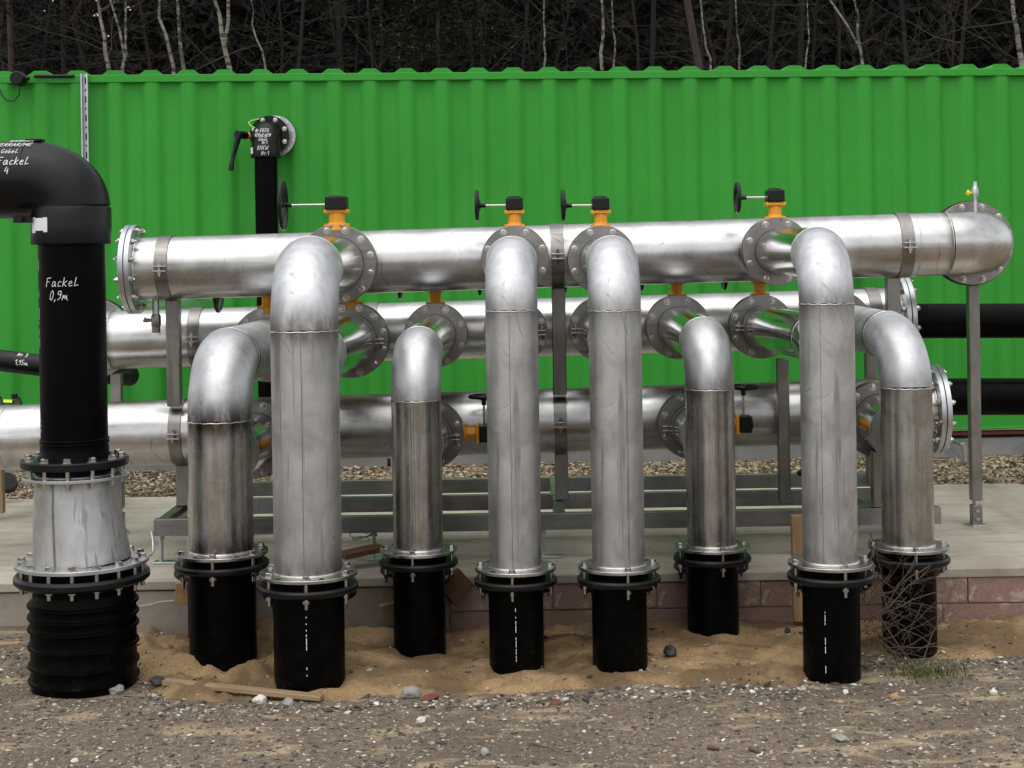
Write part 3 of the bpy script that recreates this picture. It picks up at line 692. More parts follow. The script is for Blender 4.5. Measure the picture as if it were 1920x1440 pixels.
hm, A, B, dM, rM = header('middle horizontal steel header pipe set back between the other two', (212, 637.4), (1690, 594), YM, 0.322, [(250, (505, 646), 7.90), (250, (659, 638), 7.85), (200, (817, 628), 7.93), (200, (967, 622), 7.93), (200, (1127, 617), 7.93), (200, (1271, 613), 7.93), (200, (1427, 612), 7.93), (200, (1572, 606), 7.93)])
end_flange(hm, B, dM, 0.462, 12, 0.405, rM)
back_elbow(hm, A, -dM, rM, 0.18, 0.10)
MA, MBp = A, B
hl, A, B, dL, rL = header('lowest horizontal steel header pipe, running out of frame at left', (-160, 825), (1752, 767), YL, 0.341, [(250, (480, 823), 7.62), (200, (808, 815), 7.62), (200, (1296, 797), 7.62), (250, (1652, 787), 7.62)])
end_flange(hl, B, dL, 0.470, 12, 0.410, rL)
part('weld_seam', MB().torus(W(16, 819.5, YL), dL, rL, 0.004), 'weld_bright', hl)
LA, LB = A, B

# butterfly valves ----------------------------------------------------------
VM = {}
def valve(label, dn, fl, Yf, rotY=0.0):
    D, F_, K, n, rb = DN[dn]; c = W(*fl, Yf); c.y += 0.026; k = dn
    if k not in VM:
        big = dn == 250; rf = F_ / 2; hp = 0.232 if not big else 0.260; q = 1.0 if not big else 1.25; d = {}
        d['body'] = ring((0, -0.024, 0), (0, 1, 0), D / 2 - 0.01, K / 2 - 0.016, 0.048, 40).box((0, 0, rf - 0.012), (0.10 * q, 0.04, 0.035)).mesh('body', 'orange_paint')
        m = MB(); m.tube([(0, 0, rf - 0.03), (0, 0, rf + 0.004), (0, 0, rf + 0.012), (0, 0, hp - 0.004)], [0.048 * q, 0.042 * q, 0.033 * q, 0.033 * q], 8); d['neck'] = m.mesh('neck', 'orange_paint', 40)
        d['mounting_plate'] = MB().box((0, 0, hp + 0.005), (0.100 * q, 0.075, 0.017)).mesh('mounting_plate', 'orange_paint')
        m = MB().box((0, 0, hp + 0.0435 * 1.0 + 0.002), (0.086 * q, 0.095 * q, 0.060 + (0.006 if big else 0))); d['gearbox'] = m.mesh('gearbox', 'black_iron')
        d['cap'] = MB().lathe([(0.0005, hp + 0.07), (0.036 * q, hp + 0.07), (0.034 * q, hp + 0.083), (0.0005, hp + 0.086)], n=24, closed=False).mesh('cap', 'black_iron')
        ox = -0.184 if not big else -0.267; hz = hp + 0.040; rw = 0.081 if not big else 0.130
        d['shaft'] = MB().cyl((-0.04 * q, 0, hz), (ox + 0.02, 0, hz), 0.0055, 14).mesh('shaft', 'bolt_zinc')
        d['hub'] = MB().tube([(ox - 0.008, 0, hz), (ox + 0.012, 0, hz), (ox + 0.016, 0, hz), (ox + 0.040, 0, hz)], [0.020, 0.020, 0.012, 0.012], 16).mesh('hub', 'black_iron')
        m = MB().lathe([(rw - 0.012 + 0.012 * math.cos(a) if True else 0, 0.0105 * math.sin(a) - 0.004) for a in [2 * math.pi * i / 10 for i in range(10)]], (ox, 0, hz), (1, 0, 0), 48); d['rim'] = m.mesh('rim', 'black_iron', 60)
        m = MB(); m.tube([(ox + 0.004, 0, hz + 0.012), (ox, 0, hz + rw * 0.5), (ox - 0.002, 0, hz + rw - 0.012)], [0.011, 0.008, 0.009], 8); d['spoke'] = m.mesh('spoke', 'black_iron')
        VM[k] = (d, ox, hz)
    d, ox, hz = VM[k]
    t = thing('butterfly_valve', c, label, 'valve', 'orange butterfly valves with handwheels', rot=(0, rotY, 0))
    for nm in ('body', 'neck', 'mounting_plate'): o = link(nm, d[nm], t); bev(o, 0.003)
    g = link('gearbox', d['gearbox'], t); bev(g, 0.006, 3); link('cap', d['cap'], g); link('shaft', d['shaft'], t)
    hw = link('handwheel', d['rim'], t); link('hub', d['hub'], hw)
    for i in range(3):
        link('spoke', d['spoke'], hw, Matrix.Translation((0, 0, hz)) @ Matrix.Rotation(0.5 + i * 2.0944, 4, 'X') @ Matrix.Translation((0, 0, -hz)))
    return t
for lb, dn, fl, Yf, ry in [
    ('orange valve with the largest black handwheel, on the upper header at left', 250, (632, 495), 7.50, 0),
    ('orange valve with handwheel above the second front riser', 200, (966, 486), 7.48, 0),
    ('orange valve with handwheel above the third front riser', 200, (1128, 486), 7.48, 0),
    ('orange valve with handwheel above the rightmost front riser', 200, (1456, 471), 7.48, 0),
    ('orange valve on the middle header at the leftmost thick branch', 250, (505, 646), 7.90, 0),
    ('orange valve on the middle header behind the thickest front riser', 250, (659, 638), 7.85, 0),
    ('orange valve on the middle header above slim riser left of centre', 200, (817, 628), 7.93, 0),
    ('orange valve on the middle header hidden behind the second front riser', 200, (967, 622), 7.93, 0),
    ('orange valve on the middle header hidden behind the third front riser', 200, (1127, 617), 7.93, 0),
    ('orange valve on the middle header above slim riser right of centre', 200, (1271, 613), 7.93, 0),
    ('orange valve on the middle header at the green reflecting branch', 200, (1427, 612), 7.93, 0),
    ('orange valve on the middle header behind the rightmost front riser', 200, (1572, 606), 7.93, 0),
    ('sideways orange valve on the lowest header behind the leftmost risers', 250, (480, 823), 7.62, R(90)),
    ('sideways orange valve with flat handwheel on the lowest header left of second front riser', 200, (808, 815), 7.62, R(90)),
    ('sideways orange valve with flat handwheel on the lowest header left of rightmost front riser', 200, (1296, 797), 7.62, R(90)),
    ('sideways orange valve on the lowest header behind the rearmost right riser', 250, (1652, 787), 7.62, R(-90))]:
    valve(lb, dn, fl, Yf, ry)

# skid frame ------------------------------------------------------------------
sk = thing('skid_frame', (W(290, 980, 7.5).x, 7.5, ZS), 'stainless steel skid frame with rails, posts and pipe clamps', 'frame')
xl, xr = W(288, 980, 7.48).x, W(1752, 960, 7.6).x
zr = H - 488 * 7.5 / FPX          # rail centre height
for Yr in (7.48, 8.10, 8.72):
    x0 = xl if Yr < 8 else xl + 0.02
    m = MB(); hh, dd, tk = 0.082, 0.05, 0.006
    m.box(((x0 + xr) / 2, Yr, zr), (xr - x0, tk, hh)); m.box(((x0 + xr) / 2, Yr + dd / 2, zr + hh / 2 - tk / 2), (xr - x0, dd, tk)); m.box(((x0 + xr) / 2, Yr + dd / 2, zr - hh / 2 + tk / 2), (xr - x0, dd, tk))
    part('rail', m, 'steel_rail', sk, bevel=0.0015)
for px in (288, 345, 1050, 1640, 1750):
    x = min(max(W(px, 960, 7.6).x, xl + 0.03), xr - 0.03)
    part('cross_member', MB().box((x, 8.12, zr - 0.001), (0.05, 1.22, 0.074)), 'steel_rail', sk, bevel=0.002)
for (px, Yr) in ((300, 7.5), (352, 7.5), (1018, 7.5), (1040, 8.72), (700, 7.5), (1500, 7.5), (1740, 7.5), (352, 8.72), (1640, 8.72)):
    x = W(px, 1000, Yr).x
    f = part('foot', MB().cyl((x, Yr + 0.02, ZS + 0.012), (x, Yr + 0.02, zr - 0.04), 0.011, 12).cyl((x, Yr + 0.02, zr - 0.065), (x, Yr + 0.02, zr - 0.042), 0.019, 6), 'galvanised', sk)
    part('foot_plate', MB().box((x + 0.03, Yr + 0.02, ZS + 0.006), (0.13, 0.07, 0.012)), 'galvanised', f, bevel=0.002)
def hclamp(P, d, r):
    c = part('pipe_clamp', ring(P - d * 0.033, d, r + 0.001, r + 0.007, 0.066, 64), 'steel_flange', sk)
    for z in (0.010, -0.014): part('ear', MB().box(P + Vector((0, -r - 0.020, z)), (0.066, 0.040, 0.006)), 'bolt_zinc', c, bevel=0.001)
    if 'lugbolt' not in BOLT: BOLT['lugbolt'] = bolt_mesh2()
    link('bolt', BOLT['lugbolt'], c, Matrix.Translation(P + Vector((0, -r - 0.024, 0.014)) - Vector(org(c))))
def on(A, d, x): return A + d * ((x - A.x) / d.x)
def post(x, y, z0, z1, w=0.07): part('post', MB().box((x, y, (z0 + z1) / 2), (w, w * 0.85, z1 - z0)), 'steel_frame', sk, bevel=0.004)
for px in (314, 1044, 1689):
    X = W(px, 480, YU).x; P = on(UA, dU, X); hclamp(P, dU, rU)
    xo = X + (0.022 if px < 900 else 0.006 if px < 1500 else -0.04)
    Pl = on(LA, dL, xo)
    post(xo, YU + 0.02, Pl.z + rL - 0.02, P.z - rU - 0.004)
    hclamp(Vector((Pl.x, Pl.y, Pl.z)), dL, rL)
    post(xo + 0.006, YL + 0.01, zr + 0.04, Pl.z - rL - 0.004)
for px in (372, 700, 1632):
    X = W(px, 600, YM).x; P = on(MA, dM, X); hclamp(P, dM, rM); 
    if px != 700: post(X, YM + 0.02, zr + 0.04, P.z - rM - 0.004, 0.06)
for (px, Y, yt, ybot) in ((1469, 7.80, 672, 0), (1056, 8.7, 790, 0)):
    pass
q = W(1468, 670, 7.78); post(q.x - 0.02, 7.69, zr + 0.042, q.z, 0.060)
q = W(1645, 845, 7.55); post(W(1648, 870, 7.52).x, 7.52, zr + 0.042, H - (845 - 480) * 7.52 / FPX, 0.075)
# free-standing posts with adjustable base plates
def base_post(label, x, y, ztop):
    t = thing('support_post', (x, y, ZS), label, 'post', 'adjustable steel posts')
    part('tube', MB().box((x, y, (ztop + ZS + 0.14) / 2), (0.058, 0.058, ztop - ZS - 0.14)), 'steel_frame', t, bevel=0.003)
    part('neck', MB().cyl((x, y, ZS + 0.08), (x, y, ZS + 0.15), 0.020, 14), 'galvanised', t)
    s = part('sleeve', MB().box((x, y, ZS + 0.058), (0.056, 0.056, 0.112)), 'steel_frame', t, bevel=0.003)
    for z in (0.04, 0.085): part('bolt', MB().tube([(x, y - 0.028, ZS + z), (x, y - 0.036, ZS + z)], 0.010, 10), 'bolt_zinc', s)
    part('base_plate', MB().box((x, y, ZS + 0.004), (0.10, 0.10, 0.008), Matrix.Rotation(0.25, 3, 'Z')), 'galvanised', t, bevel=0.001)
p = W(1822, 975, 8.30); base_post('free standing steel post under the bend at far right', p.x, 8.22, W(1821, 518, 8.2).z)
p = W(232, 975, 8.45); base_post('steel post on the slab behind the cone of the black pipe', W(222, 900, 8.40).x, 8.40, W(218, 700, 8.4).z)

# ------------------------------------------------------------------ hand lettering: simple pen strokes laid on a pipe
GL = {'F': [[(0, 0), (.12, 1)], [(.1, .98), (.62, 1)], [(.06, .55), (.45, .58)]], 'a': [[(.45, .55), (.2, .58), (.05, .25), (.15, .02), (.35, .12), (.48, .56), (.45, .1), (.58, .02)]],
 'c': [[(.45, .5), (.25, .58), (.06, .3), (.15, .03), (.45, .08)]], 'k': [[(.05, 0), (.16, 1)], [(.48, .62), (.1, .32), (.45, .0)]], 'K': [[(.05, 0), (.14, 1)], [(.55, .95), (.1, .45), (.5, .0)]],
 'e': [[(.08, .3), (.42, .36), (.36, .58), (.15, .5), (.06, .2), (.22, 0), (.48, .1)]], 'L': [[(.22, 1), (.08, .02), (.5, .14)]], 'l': [[(.16, 1), (.08, .05), (.3, .03)]],
 '0': [[(.3, 1), (.08, .6), (.1, .1), (.3, 0), (.46, .5), (.42, .9), (.26, 1)]], ',': [[(.14, .1), (.04, -.18)]], '.': [[(.08, .02), (.12, .06)]],
 '9': [[(.44, .95), (.16, .92), (.12, .6), (.4, .55), (.46, .95), (.42, .3), (.12, .0)]], 'm': [[(.02, 0), (.12, .55), (.1, .2), (.28, .55), (.3, .1), (.48, .52), (.5, .05), (.62, .02)]],
 'N': [[(.02, 0), (.14, 1), (.38, .02), (.56, 1)]], 'r': [[(.06, .58), (.1, 0)], [(.1, .4), (.3, .6), (.4, .5)]], '3': [[(.08, .95), (.42, .98), (.2, .58), (.45, .35), (.3, .02), (.04, .06)]],
 '1': [[(.02, .6), (.3, 1), (.26, 0)]], '5': [[(.5, 1), (.2, .96), (.12, .55), (.42, .5), (.36, .1), (.06, .02)]], '4': [[(.28, 1), (.04, .38), (.5, .42)], [(.46, .75), (.44, 0)]],
 'G': [[(.5, .85), (.25, 1), (.04, .5), (.2, .02), (.48, .15), (.48, .45), (.3, .42)]], 'o': [[(.25, .58), (.06, .3), (.22, .0), (.44, .3), (.25, .58)], [(.14, .8), (.16, .84)], [(.36, .8), (.38, .84)]],
 'b': [[(.16, 1), (.06, .05), (.3, .02), (.42, .35), (.1, .45)]], 'E': [[(.5, .95), (.1, 1), (.05, 0), (.5, .06)], [(.08, .52), (.4, .55)]], 'R': [[(.04, 0), (.12, 1), (.44, .92), (.4, .6), (.1, .5), (.5, 0)]],
 'A': [[(0, 0), (.28, 1), (.5, 0)], [(.1, .35), (.42, .38)]], '/': [[(0, -.15), (.4, 1.1)]], 'M': [[(0, 0), (.12, 1), (.3, .3), (.5, 1), (.56, 0)]], 'Z': [[(.05, .95), (.48, 1), (.04, .02), (.5, .06)]],
 'H': [[(.06, 0), (.12, 1)], [(.46, 0), (.5, 1)], [(.08, .5), (.46, .54)]], 'B': [[(.06, 0), (.12, 1), (.42, .85), (.12, .54), (.46, .3), (.06, 0)]], 'W': [[(.02, 1), (.12, 0), (.3, .6), (.42, 0), (.62, 1)]], 'D': [[(.06, 0), (.1, 1), (.48, .7), (.42, .2), (.06, 0)]], 'g': [[(.44, .55), (.14, .55), (.08, .15), (.38, .12), (.44, .55), (.36, -.3), (.06, -.28)]], 'n': [[(.04, 0), (.1, .55), (.12, .25), (.34, .56), (.4, 0)]], 'V': [[(.04, 1), (.2, 0), (.5, 1)], ]}
def pen(text, size, surf, wd, slant=0.12):
    """surf(u, v) -> (point, normal) with u, v in metres along the surface"""
    m = MB(); x = 0.0
    for ch in text:
        if ch == ' ': x += 0.35; continue
        g = GL[ch]; adv = max(p[0] for s in g for p in s) + 0.13
        for s in g:
            P = []
            for i in range(len(s) - 1):
                a, b = s[i], s[i + 1]; k = 3
                P += [((a[0] + (b[0] - a[0]) * j / k), (a[1] + (b[1] - a[1]) * j / k)) for j in range(k)]
            P.append(s[-1]); Q = []
            for (u, v) in P:
                p, nrm = surf((x + u + slant * v) * size, v * size); Q.append(p + nrm * 0.0003)
            m.tube(Q, wd, 5)
        x += adv
    return m
def on_vert(cx, cy, r, a0, z0, slope=0.0):
    def f(u, v):
        a = a0 + u / r; n = Vector((math.sin(a), -math.cos(a), 0)); return Vector((cx, cy, z0 + v + slope * u)) + n * r, n
    return f
def on_horiz(x0, cy, cz, r, a0, dx=1.0, dzdx=0.0):
    """pipe along X; a0 = angle above the horizontal front line"""
    def f(u, v):
        a = a0 + v / r; n = Vector((0, -math.cos(a), math.sin(a))); return Vector((x0 + u, cy, cz + dzdx * u)) + n * r, n
    return f

# ------------------------------------------------------------------ the big black gas pipe at the left
YK = 6.10; rK = 0.133
top, bot = W(135, 460, YK), W(139, 850, YK)
kx = W(137, 640, YK).x
def zK(py): return H - ((137 - PX) * math.sin(ROLL) + (py - PY) * math.cos(ROLL)) * YK / FPX
bk_ = thing('gas_pipe', (kx, YK, zK(1288)), 'large black plastic gas pipe with lettered elbow at the left edge', 'pipe')
part('pipe', MB().tube([(kx, YK, zK(450)), (kx, YK, zK(845))], rK, 56, False), 'black_plastic', bk_)
for py in (823, 829): part('weld_bead', MB().torus((kx, YK, zK(py)), UP, rK + 0.001, 0.005), 'black_plastic', bk_)
rc = 0.158
part('coupling', MB().lathe([(rK, zK(458)), (rc, zK(458)), (rc + 0.002, zK(455)), (rc + 0.002, zK(392)), (rc - 0.004, zK(388)), (rK, zK(388))], (kx, YK, 0), UP, 56), 'black_fitting', bk_)
zc_ = zK(335); Rb = 0.162
ap = [Vector((kx - Rb + Rb * math.cos(t), YK, zK(388) - 0.002 + (zc_ - zK(388)) * math.sin(t))) for t in [math.pi / 2 * i / 18 for i in range(19)]]
el = part('elbow', MB().tube(ap, 0.156, 64, False), 'black_fitting', bk_, 80)
xe = ap[-1].x
part('elbow_arm', MB().tube([ap[-1] + Vector((0.001, 0, 0)), ap[-1] - Vector((0.10, 0, 0)), ap[-1] - Vector((1.2, 0, 0))], 0.1565, 64, False), 'black_fitting', bk_)
part('terminal', MB().box((xe + 0.02, YK, zc_ + 0.158), (0.065, 0.06, 0.012)), 'black_fitting', bk_, bevel=0.003)
part('sensor_lug', MB().box((W(42, 411, 5.98).x, 5.99, zK(411)), (0.07, 0.03, 0.03)).cyl((W(39, 411, 5.96).x, 5.955, zK(410)), (W(39, 411, 5.96).x, 5.975, zK(410)), 0.009, 12), 'black_fitting', bk_)
stk = MB(); rs = rc + 0.0035
for (a0, a1, p0, p1) in ((-0.92, -0.74, 408, 437), (-0.74, -0.44, 410, 433), (-0.44, -0.32, 409, 436)):
    V = []; k = 4
    for i in range(k + 1):
        a = a0 + (a1 - a0) * i / k; V += [(kx + math.sin(a) * rs, YK - math.cos(a) * rs, zK(p1)), (kx + math.sin(a) * rs, YK - math.cos(a) * rs, zK(p0))]
    stk.add(V, [(2 * i, 2 * i + 2, 2 * i + 3, 2 * i + 1) for i in range(k)])
part('sticker', stk, 'sticker_white', bk_)
part('lettering', pen('FackeL', 0.036, on_vert(kx, YK, rK, -0.56, zK(537), 0.02), 0.0014), 'ink_white', bk_)
part('lettering', pen('0,9m', 0.038, on_vert(kx, YK, rK, -0.44, zK(561), -0.01), 0.0014), 'ink_white', bk_)
mm = MB()
for (p0, p1) in ((487, 507), (545, 557), (575, 598), (602, 606), (615, 626), (630, 650), (783, 786), (792, 796), (800, 806)):
    a = -1.02; V = [(kx + math.sin(a + s_) * (rK + .0006), YK - math.cos(a + s_) * (rK + .0006), zK(p)) for p in (p0, p1) for s_ in (-0.013, 0.013)]
    mm.add(V, [(0, 1, 3, 2)])
part('print', mm, 'sticker_white', bk_)
zx = zc_; rt = 0.1575
def elbow_text(txt, size, right_px, py, wd):
    wdt = sum(max(p[0] for s in GL[c] for p in s) + 0.13 for c in txt) * size
    ang = math.asin(max(-0.99, min(0.99, (zK(py) - zx) / rt)))
    part('lettering', pen(txt, size, on_horiz(W(right_px, py, YK - 0.15).x - wdt, YK, zx, rt, ang), wd), 'ink_white', bk_)
elbow_text('BARREN', 0.026, 47, 265.5, 0.0012); elbow_text('FERRAR/ME', 0.026, 50, 276, 0.0013); elbow_text('GobeL', 0.024, 30, 290, 0.0014)
elbow_text('FackeL', 0.034, 55, 312, 0.0019); elbow_text('4', 0.030, 17, 329, 0.0018)
# flange pair and steel cone
fz = zK(858)
part('collar', MB().lathe([(rK - 0.01, fz - 0.05), (0.168, fz - 0.05), (0.168, fz - 0.03), (rK + 0.004, fz + 0.02), (rK + 0.003, fz + 0.05), (rK - 0.01, fz + 0.05)], (kx, YK, 0), UP, 56), 'black_plastic', bk_)
f = part('backing_ring', ring((kx, YK, fz - 0.032), UP, rK + 0.01, 0.214, 0.032, 64, 0.004), 'black_fitting', bk_)
bolts(f, (kx, YK, fz), UP, 0.185, 12, 0.0135, 0.105, 0.25)
cn = thing('reducer_cone', (kx + 0.02, YK, zK(1055)), 'galvanised steel reducer cone with flanges under the black gas pipe', 'pipe fitting')
fz2 = zK(890)
part('flange', ring((kx, YK, fz2 - 0.010), UP, 0.150, 0.208, 0.012, 64), 'galvanised', cn)
part('lip', ring((kx, YK, fz2 + 0.002), UP, 0.14, 0.160, 0.006, 64), 'galvanised', cn)
fz3 = zK(1050); kx2 = W(154, 1050, YK).x
V = MB(); prof = [(0.158, fz2 - 0.008, 0.0), (0.162, fz2 - 0.05, 0.0), (0.172, fz2 - 0.14, 0.2), (0.184, fz2 - 0.24, 0.6), (0.192, fz3 + 0.02, 0.95), (0.196, fz3, 1.0)]
pts = [(kx + (kx2 - kx) * q_, YK, z) for (_, z, q_) in prof]
V.tube(pts, [p[0] for p in prof], 64, False, vals=[0.5, 0.15, 0, 0, 0.1, 0.4]); part('cone', V, 'steel_pickled', cn, 80, attr='stain')
cs = [Vector((kx + (kx2 - kx) * q_ + math.sin(-0.28) * rr_, YK - math.cos(0.28) * rr_, z)) for (rr_, z, q_) in prof]
part('weld_strip', MB().tube(cs, 0.0045, 6), 'steel_frame', cn)
f = part('flange', ring((kx2, YK, fz3 - 0.014), UP, 0.19, 0.266, 0.016, 64), 'galvanised', cn)
bolts(f, (kx2, YK, fz3 + 0.002), UP, 0.24, 16, 0.0135, 0.115, 0.3)
cp = thing('corrugated_pipe', (kx2 + 0.002, YK, -0.15), 'ribbed black corrugated pipe standing in the ground at lower left', 'pipe')
part('backing_ring', MB().lathe([(0.19, fz3 - 0.084), (0.258, fz3 - 0.084), (0.270, fz3 - 0.074), (0.270, fz3 - 0.056), (0.260, fz3 - 0.044), (0.19, fz3 - 0.044)], (kx2, YK, 0), UP, 64), 'black_fitting', cp, 30)
part('collar', MB().lathe([(0.17, fz3 - 0.14), (0.198, fz3 - 0.14), (0.200, fz3 - 0.02), (0.17, fz3 - 0.02)], (kx2, YK, 0), UP, 56), 'black_plastic', cp)
pr = [(0.200, fz3 - 0.12)]; z = fz3 - 0.13
zz = [zK(y) for y in (1128, 1150, 1172, 1205, 1240, 1268)]
for q_ in zz: pr += [(0.2105, q_ + 0.016), (0.2115, q_ + 0.011), (0.220, q_ + 0.007), (0.2215, q_), (0.220, q_ - 0.004), (0.2115, q_ - 0.008), (0.2100, q_ - 0.014)]
pr += [(0.205, -0.15)]
part('ribbed_pipe', MB().lathe(pr, (kx2 + 0.002, YK, 0), UP, 72, False), 'black_plastic', cp, 50)

# ------------------------------------------------------------------ black pipes in front of the container
def PT(px, py, Y): return W(px, py, Y)
for lb, y, w_, xa in (('upper black plastic pipe leaving the middle header to the right', 603, 65, 1690), ('lower black plastic pipe running right along the container', 745, 69, 1760)):
    Y = 9.45; a_, b_ = W(xa - 60, y - 1, Y), W(2150, y - 2, Y); r = w_ / 2 * Y / FPX
    t = thing('black_pipe', a_, lb, 'pipe'); part('pipe', MB().tube([a_, b_], r, 48, True), 'black_plastic', t)
    part('coupling', MB().tube([a_, a_ + Vector((0.12, 0, 0))], r + 0.012, 48, True), 'black_fitting', t)
Y = 9.2; t = thing('black_pipe', W(-60, 668, Y), 'small lettered black pipe crossing behind the big gas pipe at left', 'pipe')
a_, b_, r = W(-80, 666, Y), W(190, 699, Y), 0.066
ap = [a_, b_] + [b_ + Vector((0.14 * math.sin(q), 0.14 * (1 - math.cos(q)), -0.02 * q)) for q in [0.3 * i for i in range(1, 6)]]
part('pipe', MB().tube(ap, r, 40, True), 'black_fitting', t)
dz_ = (b_.z - a_.z) / (b_.x - a_.x)
for txt, sz, px, py in (('Nr 3', 0.030, 30, 668), ('1,15m', 0.032, 28, 683)):
    c_ = W(px, py, Y - r); cz = a_.z + dz_ * (c_.x - a_.x); ang = math.asin(max(-0.95, min(0.95, (c_.z - cz) / r)))
    part('lettering', pen(txt, sz, on_horiz(c_.x, Y, cz, r + 0.0008, ang, 1, dz_), 0.0022), 'ink_white', t)
# coupling with lime marks behind the lowest header
q = W(5, 800, 8.9); t = thing('pipe_coupling', q, 'black ribbed pipe coupling with lime green marks behind the lowest header', 'coupling')
ax_ = Vector((1, 0.35, -0.1)).normalized()
part('body', MB().lathe([(0.0005, -0.4), (0.150, -0.4), (0.152, -0.06), (0.175, -0.055), (0.178, -0.02), (0.160, -0.015), (0.160, 0.05), (0.182, 0.055), (0.182, 0.085), (0.150, 0.1), (0.0005, 0.1)], q, ax_, 48, False), 'black_fitting', t)
for hh_, an in ((-0.10, 0.45), (0.02, -0.1)):
    V = []; up_ = (UP - ax_ * UP.dot(ax_)).normalized(); sb = ax_.cross(up_)
    for i in range(5):
        a = an + 0.5 * i / 4
        for e in (-0.03, 0.02): V.append(q + ax_ * (hh_ + e) + (up_ * math.cos(a) + sb * math.sin(a)) * (0.1545 if hh_ < 0 else 0.1625))
    part('mark', MB().add(V, [(2 * i, 2 * i + 2, 2 * i + 3, 2 * i + 1) for i in range(4)]), 'lime_tape', t)
for e in (-0.03, 0.07): part('lug', MB().box(q + ax_ * e + UP * 0.185, (0.03, 0.03, 0.03)), 'black_fitting', t, bevel=0.004)
part('outlet', MB().tube([q + ax_ * 0.08, q + ax_ * 0.22 + UP * 0.01, q + ax_ * 0.5 + UP * 0.09], 0.13, 40, True), 'black_plastic', t)

# shut-off valve and black pipe on the container wall
cw = CP(508, 268, 0.0); Yv = cw.y - 0.20; r = 0.084
vx = W(499, 330, Yv).x
t = thing('wall_pipe', (vx, Yv, 0.2), 'black plastic pipe rising to a lever valve on the green container', 'pipe')
ztop = W(499, 296, Yv).z; ez = W(499, 268, Yv).z
part('pipe', MB().tube([(vx, Yv, 0.15), (vx, Yv, ztop)], r, 40, False), 'black_plastic', t)
part('socket', MB().lathe([(r, ztop + 0.0), (r + 0.024, ztop + 0.0), (r + 0.026, ztop + 0.008), (r + 0.026, ztop + 0.085), (r + 0.022, ztop + 0.092), (r, ztop + 0.092)], (vx, Yv, 0), UP, 40), 'black_fitting', t)
rr = 0.104
ap = [Vector((vx, Yv + 0.10 * (1 - math.cos(q)), ztop + 0.085 + 0.10 * math.sin(q))) for q in [math.pi / 2 * i / 10 for i in range(11)]]
part('elbow', MB().tube(ap + [Vector((vx, cw.y - 0.01, ap[-1].z))], rr, 44, True), 'black_fitting', t, 80)
zc2 = ap[-1].z - 0.01; cx_ = vx + 0.015
f = part('backing_ring', ring((cx_, cw.y - 0.12, zc2), (0, 1, 0), rr - 0.01, 0.148, 0.03), 'black_fitting', t); bolts(f, (cx_, cw.y - 0.12, zc2), (0, -1, 0), 0.125, 8, 0.011, 0, 0.5)
f = part('wall_flange', ring((vx + 0.045, cw.y - 0.035, zc2), (0, 1, 0), 0.09, 0.155, 0.03), 'galvanised', t); bolts(f, (vx + 0.045, cw.y - 0.035, zc2), (0, -1, 0), 0.138, 12, 0.007, 0, 0.5)
lv = part('lever_valve', ring((vx + 0.02, cw.y - 0.088, zc2), (0, 1, 0), 0.07, 0.118, 0.05).cyl((vx - 0.08, cw.y - 0.06, zc2 + 0.0), (W(456, 255, Yv).x, cw.y - 0.12, zc2), 0.026, 14), 'orange_paint', t)
hx = W(450, 255, Yv).x
P = [W(452, 248, Yv - 0.02), W(447, 258, Yv - 0.02), W(440, 285, Yv - 0.02), W(435, 304, Yv - 0.02), W(434.5, 306, Yv - 0.02), W(433, 320, Yv - 0.02)]
part('lever', MB().tube(P, [0.024, 0.022, 0.016, 0.013, 0.018, 0.018], 12), 'black_iron', lv)
part('lever_hub', MB().cyl((W(458, 255, Yv).x, Yv + 0.06, zc2), (W(446, 255, Yv).x, Yv - 0.03, zc2), 0.030, 14), 'black_iron', lv)
gc = [W(478, 240, Yv), W(470, 236, Yv), W(466, 230, Yv + 0.02), W(472, 226, Yv + 0.04), W(486, 223, Yv + 0.06)]
part('earth_wire', MB().tube(gc, 0.005, 8), 'cable_green', t)
rows = [('Nr ERZG', 0.030, -0.68, 245), ('VERgEgEN', 0.029, -0.70, 254), ('GobeL', 0.026, -0.35, 262), ('Nr.1', 0.024, -0.10, 268), ('BHKW', 0.036, -0.42, 279), ('Nr.1', 0.034, -0.15, 289)]
for txt, sz, a0, py in rows:
    zz_ = W(499, py + 2, Yv - 0.1).z
    def sf(u, v, a0=a0, zz_=zz_):
        z = zz_ + v
        if z <= ztop + 0.085: rad, zo = r + 0.0275, 0
        else:
            h_ = min(0.2, z - ztop - 0.085); rad = (rr + 0.002)
        a = a0 + u / rad; n_ = Vector((math.sin(a), -math.cos(a), 0)); p_ = Vector((vx, Yv, z)) + n_ * rad
        if z > ztop + 0.085:
            hh = (z - ztop - 0.085); cy_ = Yv + 0.10; lim = 0.204
            # outer surface of the bend along this column
            x_ = math.sin(a) * rad; ring_r = math.sqrt(max(1e-6, rad * rad - x_ * x_)) + 0.10
            yy = cy_ - math.sqrt(max(1e-6, ring_r * ring_r - hh * hh)); p_ = Vector((vx + x_, yy - 0.002, z)); n_ = Vector((0, -1, 0.3)).normalized()
        return p_, n_
    part('lettering', pen(txt, sz * 0.9, sf, 0.0017), 'ink_white', t)
V = []
for i in range(4):
    a = -1.25 + 0.4 * i / 3; V += [(vx + math.sin(a) * (r + 0.0275), Yv - math.cos(a) * (r + 0.0275), ztop + q_) for q_ in (0.028, 0.075)]
part('sticker', MB().add(V, [(2 * i, 2 * i + 2, 2 * i + 3, 2 * i + 1) for i in range(3)]), 'sticker_white', t)
